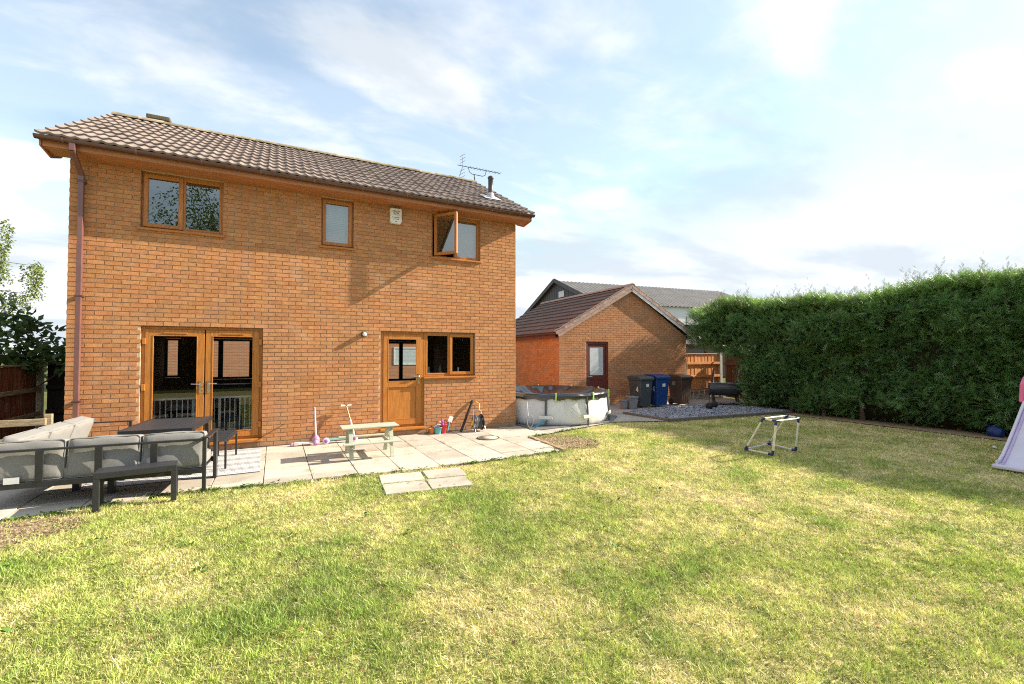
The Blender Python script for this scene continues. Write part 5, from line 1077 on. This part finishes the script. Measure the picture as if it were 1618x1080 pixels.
# ------------------------------------------------------------------ bins
def number_four(parent, mtx, h_):
    t = MB(); w_ = h_ * .6; q = h_ * .17
    t.box(-.001, .002, w_ * .18, w_ * .18 + q, 0, h_, mtx); t.box(-.0012, .0022, -w_ / 2, w_ / 2, h_ * .28, h_ * .28 + q * .9, mtx); t.add([mtx @ Vector(v) for v in ((-.0014, -w_ / 2, h_ * .28), (-.0014, -w_ / 2 + q, h_ * .28), (-.0014, w_ * .18 + q, h_), (-.0014, w_ * .18, h_))], [(0, 1, 2, 3)]); return t.build('house_number', 'white', parent)
def wheelie(x_, y_, rz, mat, label, four=True, plate=True, side_plate=False, wd=.50, dp_=.62, h_=1.0):
    t = empty('wheelie_bin', (x_, y_, 0), rz); tag(t, label, 'bin', 'wheelie bins by the garage'); wb, db_ = wd * .80, dp_ * .76
    v = [(-wb / 2, 0.02, .05), (wb / 2, .02, .05), (wb / 2, db_ + .02, .05), (-wb / 2, db_ + .02, .05), (-wd / 2, -.05, h_ - .10), (wd / 2, -.05, h_ - .10), (wd / 2, dp_ - .05, h_ - .10), (-wd / 2, dp_ - .05, h_ - .10)]
    MB().add(v, [(0, 3, 2, 1), (4, 5, 6, 7), (0, 1, 5, 4), (1, 2, 6, 5), (2, 3, 7, 6), (3, 0, 4, 7)]).build('body', mat, t, .03, 3)
    MB().box(-wd / 2 - .02, wd / 2 + .02, -.075, dp_ - .04, h_ - .13, h_ - .085).build('rim', mat, t, .012)
    MB().prism([(-.09, h_ - .084), (dp_ - .02, h_ - .084), (dp_ - .02, h_ - .02), (dp_ - .15, h_ + .015), (.08, h_), (-.07, h_ - .045)], -wd / 2 - .025, wd / 2 + .025, 'X').build('lid', mat, t, .012)
    MB().tube([(-wd * .4, dp_ + .02, h_ - .05), (wd * .4, dp_ + .02, h_ - .05)], .016, 8).build('handle', mat, t)
    for s in (-1, 1): MB().lathe([(.02, -.02), (.1, -.022), (.1, .022), (.02, .02)], (s * (wb / 2 + .0), db_ + .0, .1), 18, 'X').build('wheel', 'rubber', t)
    for k in range(3): xx = (-.10 + k * .10); MB().bar((xx, .016, .10), (xx, -.008, .46), .02, .012).build('rib', mat, t, .003)
    tilt = math.atan2(.07, h_ - .15)
    if plate: MB().box(-.02, .09, -.003, .001, 0, .10, Matrix.Translation((0, -.026 - .006, .66)) @ Matrix.Rotation(tilt, 4, 'X')).build('sticker', 'paper', t)
    sx = -(wb / 2 + (wd - wb) / 2 * .55) - .006
    if four: number_four(t, Matrix.Translation((sx, .14, .50)) @ Matrix.Rotation(R(180), 4, 'Z') @ Matrix.Rotation(.055, 4, 'Y'), .17)
    if side_plate: MB().box(-.003, .001, .12, .26, 0, .13, Matrix.Translation((sx - .012, .10, .66))).build('sticker', 'caddy', t)
    return t
wheelie(13.36, 1.24, R(-4), 'bin_grey', 'dark grey wheelie bin, leftmost of the three, number 4 on its side')
wheelie(13.95, 1.13, R(-8), 'bin_blue', 'bright blue wheelie bin between the grey and the brown one', h_=1.03)
wheelie(14.98, 1.10, R(-2), 'bin_brown', 'brown wheelie bin nearest the orange fence', four=False, plate=False, side_plate=True, h_=1.0)
cb_ = empty('food_caddy', (12.83, 1.30, 0), R(-10)); tag(cb_, 'light grey food caddy beside the grey wheelie bin', 'caddy')
MB().add([(-.11, -.11, 0), (.11, -.11, 0), (.11, .11, 0), (-.11, .11, 0), (-.14, -.14, .34), (.14, -.14, .34), (.14, .14, .34), (-.14, .14, .34)], [(0, 3, 2, 1), (4, 5, 6, 7), (0, 1, 5, 4), (1, 2, 6, 5), (2, 3, 7, 6), (3, 0, 4, 7)]).build('body', 'caddy', cb_, .015)
MB().box(-.155, .155, -.155, .155, .341, .385).build('lid', 'caddy', cb_, .012); MB().tube([(-.15, 0, .33), (-.15, -.12, .26), (.15, -.12, .26), (.15, 0, .33)], .008, 6).build('handle', 'caddy', cb_)
cb2 = copy_tree(cb_); cb2.location = (12.60, 1.42, 0); cb2.scale = (.72, .72, .72); tag(cb2, 'smaller grey food caddy left of the taller caddy')

# ------------------------------------------------------------------ barbecue
bq = empty('barbecue', (16.02, .45, 0.02), R(-42)); tag(bq, 'black drum barbecue on thin legs over the slate bed', 'barbecue')
MB().lathe([(.01, -.49), (.20, -.485), (.215, -.46), (.215, .46), (.20, .485), (.01, .49)], (0, 0, .53), 28, 'X', False).build('drum', 'bbq', bq)
MB().box(-.47, .47, -.222, -.205, .535, .548).build('lid_seam', 'rubber', bq, .003); MB().tube([(-.2, -.22, .63), (-.2, -.26, .63), (.2, -.26, .63), (.2, -.22, .63)], .008, 6).build('handle', 'rusty', bq)
for sx in (-1, 1):
    for sy in (-1, 1): MB().tube([(sx * .44, sy * .22, 0), (sx * .42, sy * .13, .38)], .014, 6).build('leg', 'rusty', bq)
MB().box(-.44, .44, -.19, .19, .10, .112).build('lower_shelf', 'rusty', bq)
for x_, y_, lb in ((14.62, -.10, 'dark round ball on the slate chippings, nearer the lawn edge'), (15.12, .12, 'dark round ball on the slate chippings, nearer the barbecue')):
    tag(MB().lathe([(.004, 0), (.07, .02), (.105, .08), (.10, .13), (.06, .185), (.004, .205)], (x_, y_, .03), 16).build('ball', 'rubber'), lb, 'ball')

# ------------------------------------------------------------------ goal, slide and oddments on the lawn
go = empty('toy_goal', (0, 0, 0)); tag(go, 'small white tube goal frame with blue joints on the lawn', 'goal')
GA_, GB_, GC_, GD_ = Vector((10.38, -4.30, .02)), Vector((10.38, -4.80, .02)), Vector((11.07, -4.775, .02)), Vector((11.20, -4.20, .02))
TA, TB, TC, TD = Vector((10.49, -4.565, .59)), Vector((10.39, -4.86, .59)), Vector((11.04, -4.85, .59)), Vector((11.20, -4.55, .59))
for a, b in ((GA_, TA), (GB_, TB), (GC_, TC), (GD_, TD), (TA, TB), (TB, TC), (TC, TD), (TD, TA), (GA_, GB_), (GA_, GD_), (GD_, GC_)): MB().tube([a, b], .016, 10).build('tube', 'goalw', go)
for c, ds in ((GA_, (TA, GB_, GD_)), (GB_, (TB, GA_)), (GC_, (TC, GD_)), (GD_, (TD, GA_, GC_)), (TA, (GA_, TB, TD)), (TB, (GB_, TA, TC)), (TC, (GC_, TB, TD)), (TD, (GD_, TA, TC))):
    t = MB()
    for e in ds: t.tube([c, c + (e - c).normalized() * .07], .021, 10)
    t.build('joint', 'navy', go)
t = MB()
for k in range(1, 9):
    u = k / 9; t.tube([GA_.lerp(GD_, u), TA.lerp(TD, u)], .0022, 4, False); t.tube([GA_.lerp(TA, u), GD_.lerp(TD, u)], .0022, 4, False); t.tube([GA_.lerp(TA, u), GB_.lerp(TB, u)], .0022, 4, False); t.tube([GD_.lerp(TD, u), GC_.lerp(TC, u)], .0022, 4, False)
t.build('net', 'net', go)
sd = empty('toy_slide', (12.62, -7.07, 0)); tag(sd, "children's lilac and pink plastic slide at the right edge of the lawn", 'slide')
path_ = [(0.0, .035), (.10, .04), (.25, .12), (.5, .30), (.8, .54), (1.1, .79), (1.32, .97), (1.55, 1.0)]
def strip(y0, y1, dz0, dz1, nm, mt, bev=.01):
    t = MB(); m = len(path_); V = []
    for (x_, z) in path_: V += [(x_, y0, z + dz0), (x_, y1, z + dz0), (x_, y1, z + dz1), (x_, y0, z + dz1)]
    F = [(0, 3, 2, 1), (4 * m - 4, 4 * m - 3, 4 * m - 2, 4 * m - 1)]
    for i in range(m - 1):
        b = 4 * i
        for k in range(4): F.append((b + k, b + (k + 1) % 4, b + 4 + (k + 1) % 4, b + 4 + k))
    t.add(V, F, False); return t.build(nm, mt, sd, bev)
strip(-.19, .19, -.03, .0, 'chute', 'palelilac', .004); strip(.20, .235, -.03, .075, 'side_rail', 'palelilac'); strip(-.235, -.20, -.03, .075, 'side_rail', 'palelilac'); strip(.165, .198, .004, .03, 'inner_rail', 'lilac'); strip(-.198, -.165, .004, .03, 'inner_rail', 'lilac')
MB().prism([(-.06, -.26), (.04, -.26), (.04, .26), (-.06, .26), (-.085, .2), (-.085, -.2)], .0, .055, 'Z').build('run_out_lip', 'palelilac', sd, .015)
for s in (-1, 1):
    MB().prism([(1.18, .92), (1.25, 1.22), (1.40, 1.34), (1.62, 1.34), (1.70, 1.2), (1.72, .92)], s * .25 - .03, s * .25 + .03).build('hand_grip', 'pinkp', sd, .02); MB().bar((1.66, s * .22, 1.0), (2.15, s * .25, 0), .06, .08).build('ladder_side', 'pinkp', sd, .01)
for k in range(3): u = .2 + .28 * k; MB().box(1.66 + .49 * (1 - u) - .05, 1.66 + .49 * (1 - u) + .05, -.2, .2, u - .02, u + .02).build('step', 'lilac', sd, .008)
tag(cushion('bag', .22, .28, .2, None, 'bag', r=.11, puff=.03, seed=4, mtx=Matrix.Translation((16.28, -5.80, .09)) @ Matrix.Rotation(.5, 4, 'X')), 'blue bag lying under the hedge near the slide', 'bag')
li = empty('litter', (14.70, -6.22, -.005), R(30)); tag(li, 'small white and red scrap of litter on the lawn by the slide', 'litter'); MB().box(-.12, .0, -.02, .02, 0, .03).build('white_end', 'white', li, .008); MB().box(.001, .10, -.018, .018, 0, .026).build('red_end', 'redp', li, .008)

# ------------------------------------------------------------------ grass
def in_step(x, y):
    k = np.zeros(len(x), bool)
    for sx, sy, a, b, rz in step_spots:
        c, s = math.cos(-rz), math.sin(-rz); u = (x - sx) * c - (y - sy) * s; v = (x - sx) * s + (y - sy) * c; k |= (np.abs(u) < a / 2 - .01) & (np.abs(v) < b / 2 - .01)
    return k
rg = np.random.default_rng(3)
yaw = R(27.5); th = R(62); D0 = 11500.; RB = 4.0; E = 1.5
rgrid = np.linspace(.9, 19, 4000); dens = np.where(rgrid < RB, D0, D0 * (RB / rgrid) ** E) * rgrid * 2 * th
cdf = np.cumsum(dens) * (rgrid[1] - rgrid[0]); NB = int(cdf[-1]); rr_ = np.interp(rg.random(NB) * cdf[-1], cdf, rgrid); aa = rg.uniform(-th, th, NB) + yaw
x = CAM.x + rr_ * np.sin(aa); y = CAM.y + rr_ * np.cos(aa)
edge = lawn_edge(x) + .05 * (fbm(x, y, .25, 6) - .45) * 2
ok = (y < edge) & (x < 15.95 + .2 * (fbm(x, y, .5, 8) - .5)) & (x > -8.5) & ~in_step(x, y)
def soilness(x, y):
    a = np.hypot((x - 8.05) / .62, (y + 2.02) / .72); b = np.hypot((x - .35) / .85, (y + 3.35) / .42); return np.clip(1.25 - np.minimum(a, b), 0, 1)
ok &= rg.random(NB) > np.clip(soilness(x, y) * 1.25, 0, .90) * (fbm(x, y, .22, 1) < .66)
ok &= rg.random(NB) > np.clip((x - 15.0) / 1.2, 0, 1) * .8
x, y, rr_ = x[ok], y[ok], rr_[ok]; n = len(x)
big = fbm(x, y, 1.7, 3.3, 3); mid = fbm(x, y, .45, 1.1, 3); fine = rg.random(n)
dry = np.clip((big - .5) * .75 + (mid - .5) * 1.25 + .53 + .10 * np.clip((x - 6) / 6, -1, 1), 0, 1); dry = np.clip(dry + (fine - .5) * 1.15, 0, 1)
lush = np.clip((fbm(x, y, .8, 9.7, 3) - .56) * 7, 0, 1) * np.clip(1.2 - dry, 0, 1)
g1, g2, g3, g4 = np.array((.31, .40, .085)), np.array((.52, .53, .16)), np.array((.84, .71, .45)), np.array((.19, .32, .06))
d = dry[:, None]; cols = np.where(d < .5, g1 * (1 - d * 2) + g2 * d * 2, g2 * (2 - d * 2) + g3 * (d * 2 - 1)); cols = cols * (1 - .45 * lush[:, None]) + g4 * .45 * lush[:, None]; cols *= rg.uniform(.78, 1.22, n)[:, None] * 1.02
tuft = vnoise(x, y, .045, 3) * .55 + vnoise(x, y, .10, 5) * .45; cols *= (.50 + 1.0 * tuft)[:, None]
near_edge = np.exp(-np.abs(lawn_edge(x) - y) / .06) * (x < 7.6)
hgt = (.020 + .024 * rg.random(n)) * (.55 + .9 * tuft) * (1 - .30 * dry) * (1 + .3 * lush) * (1 + .9 * near_edge * (fbm(x, y, .4, 2) > .45)); wid = (.0032 + .0026 * rg.random(n)) * np.sqrt(np.clip(rr_ / 4.2, .8, 4))
a = rg.random(n) * 6.283; lean = hgt * np.abs(rg.normal(.55, .45, n)) * (1 + .8 * dry); la = rg.random(n) * 6.283; z0 = -.036 + .016 * (fbm(x, y, 1.6, 2) - .5)
B = np.stack([x, y, z0], 1); wv = np.stack([np.cos(a) * wid, np.sin(a) * wid, 0 * a], 1); T = B + np.stack([np.cos(la) * lean, np.sin(la) * lean, hgt], 1)
V = np.stack([B - wv, B + wv, T], 1).reshape(-1, 3); F = np.arange(n * 3).reshape(-1, 3)
gr = np_mesh('grass', V, F, 'grass', None, np.repeat(cols, 3, axis=0)); tag(gr, 'patchy green and straw-coloured lawn grass', 'grass', kind='stuff')
jx, jy = [], []
for k in range(70):
    a_ = rg.random(); m_ = int(rg.integers(5, 26))
    if a_ < .55: x_, y_ = xs[int(rg.integers(4, 15))], rg.uniform(-2.7, -.1); jx += list(x_ + rg.normal(0, .006, m_)); jy += list(y_ + rg.normal(0, .05, m_))
    else: x_, y_ = rg.uniform(2.8, 7.5), rows[int(rg.integers(0, 5))] - .004; jx += list(x_ + rg.normal(0, .06, m_)); jy += list(y_ + rg.normal(0, .006, m_))
jx, jy = np.array(jx), np.array(jy); n = len(jx); a = rg.random(n) * 6.283; B = np.stack([jx, jy, np.full(n, -.01)], 1); wv = np.stack([np.cos(a), np.sin(a), 0 * a], 1) * .003; T = B + np.stack([rg.normal(0, .02, n), rg.normal(0, .02, n), rg.uniform(.015, .05, n)], 1)
tag(np_mesh('joint_grass', np.stack([B - wv, B + wv, T], 1).reshape(-1, 3), np.arange(n * 3).reshape(-1, 3), 'grass', None, np.repeat(np.array((.22, .30, .06)) * rg.uniform(.5, 1.3, (n, 1)), 3, axis=0)), 'tufts of grass growing in the joints of the slabs', 'grass', kind='stuff')
# weeds, leaves and thatch litter
wn = 160; wx = rg.uniform(-1.0, 9.5, wn); wy = lawn_edge(wx) + rg.uniform(-.02, .05, wn); wx2 = rg.uniform(0, 9, 26); wy2 = rg.uniform(-6.5, -3.2, 26)
cx_ = np.concatenate([wx, wx2]); cy_ = np.concatenate([wy, wy2]); per = 9; pos = np.stack([np.repeat(cx_, per) + rg.normal(0, .03, len(cx_) * per), np.repeat(cy_, per) + rg.normal(0, .03, len(cx_) * per), np.full(len(cx_) * per, -.012)], 1)
an = rg.random(len(pos)) * 6.283; dr = np.stack([np.cos(an), np.sin(an), rg.uniform(.15, .8, len(pos))], 1)
tag(scatter('weeds', LEAF_V, LEAF_F, pos, rots(dr, rg.normal(0, .3, len(pos))), rg.uniform(.025, .065, len(pos)), np.array((.09, .17, .025)) * rg.uniform(.7, 1.5, (len(pos), 1)), 'leaf'), 'low broad-leaved weeds along the patio edge and in the lawn', 'weeds', kind='stuff')
n = 900; x = rg.uniform(-.5, 13, n); y = rg.uniform(-9, -2.9, n); m_ = y < lawn_edge(x) - .1; x, y = x[m_], y[m_]; n = len(x); an = rg.random(n) * 6.283
tag(scatter('fallen_leaves', LEAF_V, LEAF_F, np.stack([x, y, np.full(n, .004)], 1), rots(np.stack([np.cos(an), np.sin(an), rg.normal(0, .25, n)], 1), rg.normal(0, .4, n)), rg.uniform(.018, .045, n), np.array((.30, .16, .06)) * rg.uniform(.3, 1.5, (n, 1)), 'leaf'), 'small fallen brown leaves scattered over the lawn', 'leaves', kind='stuff')
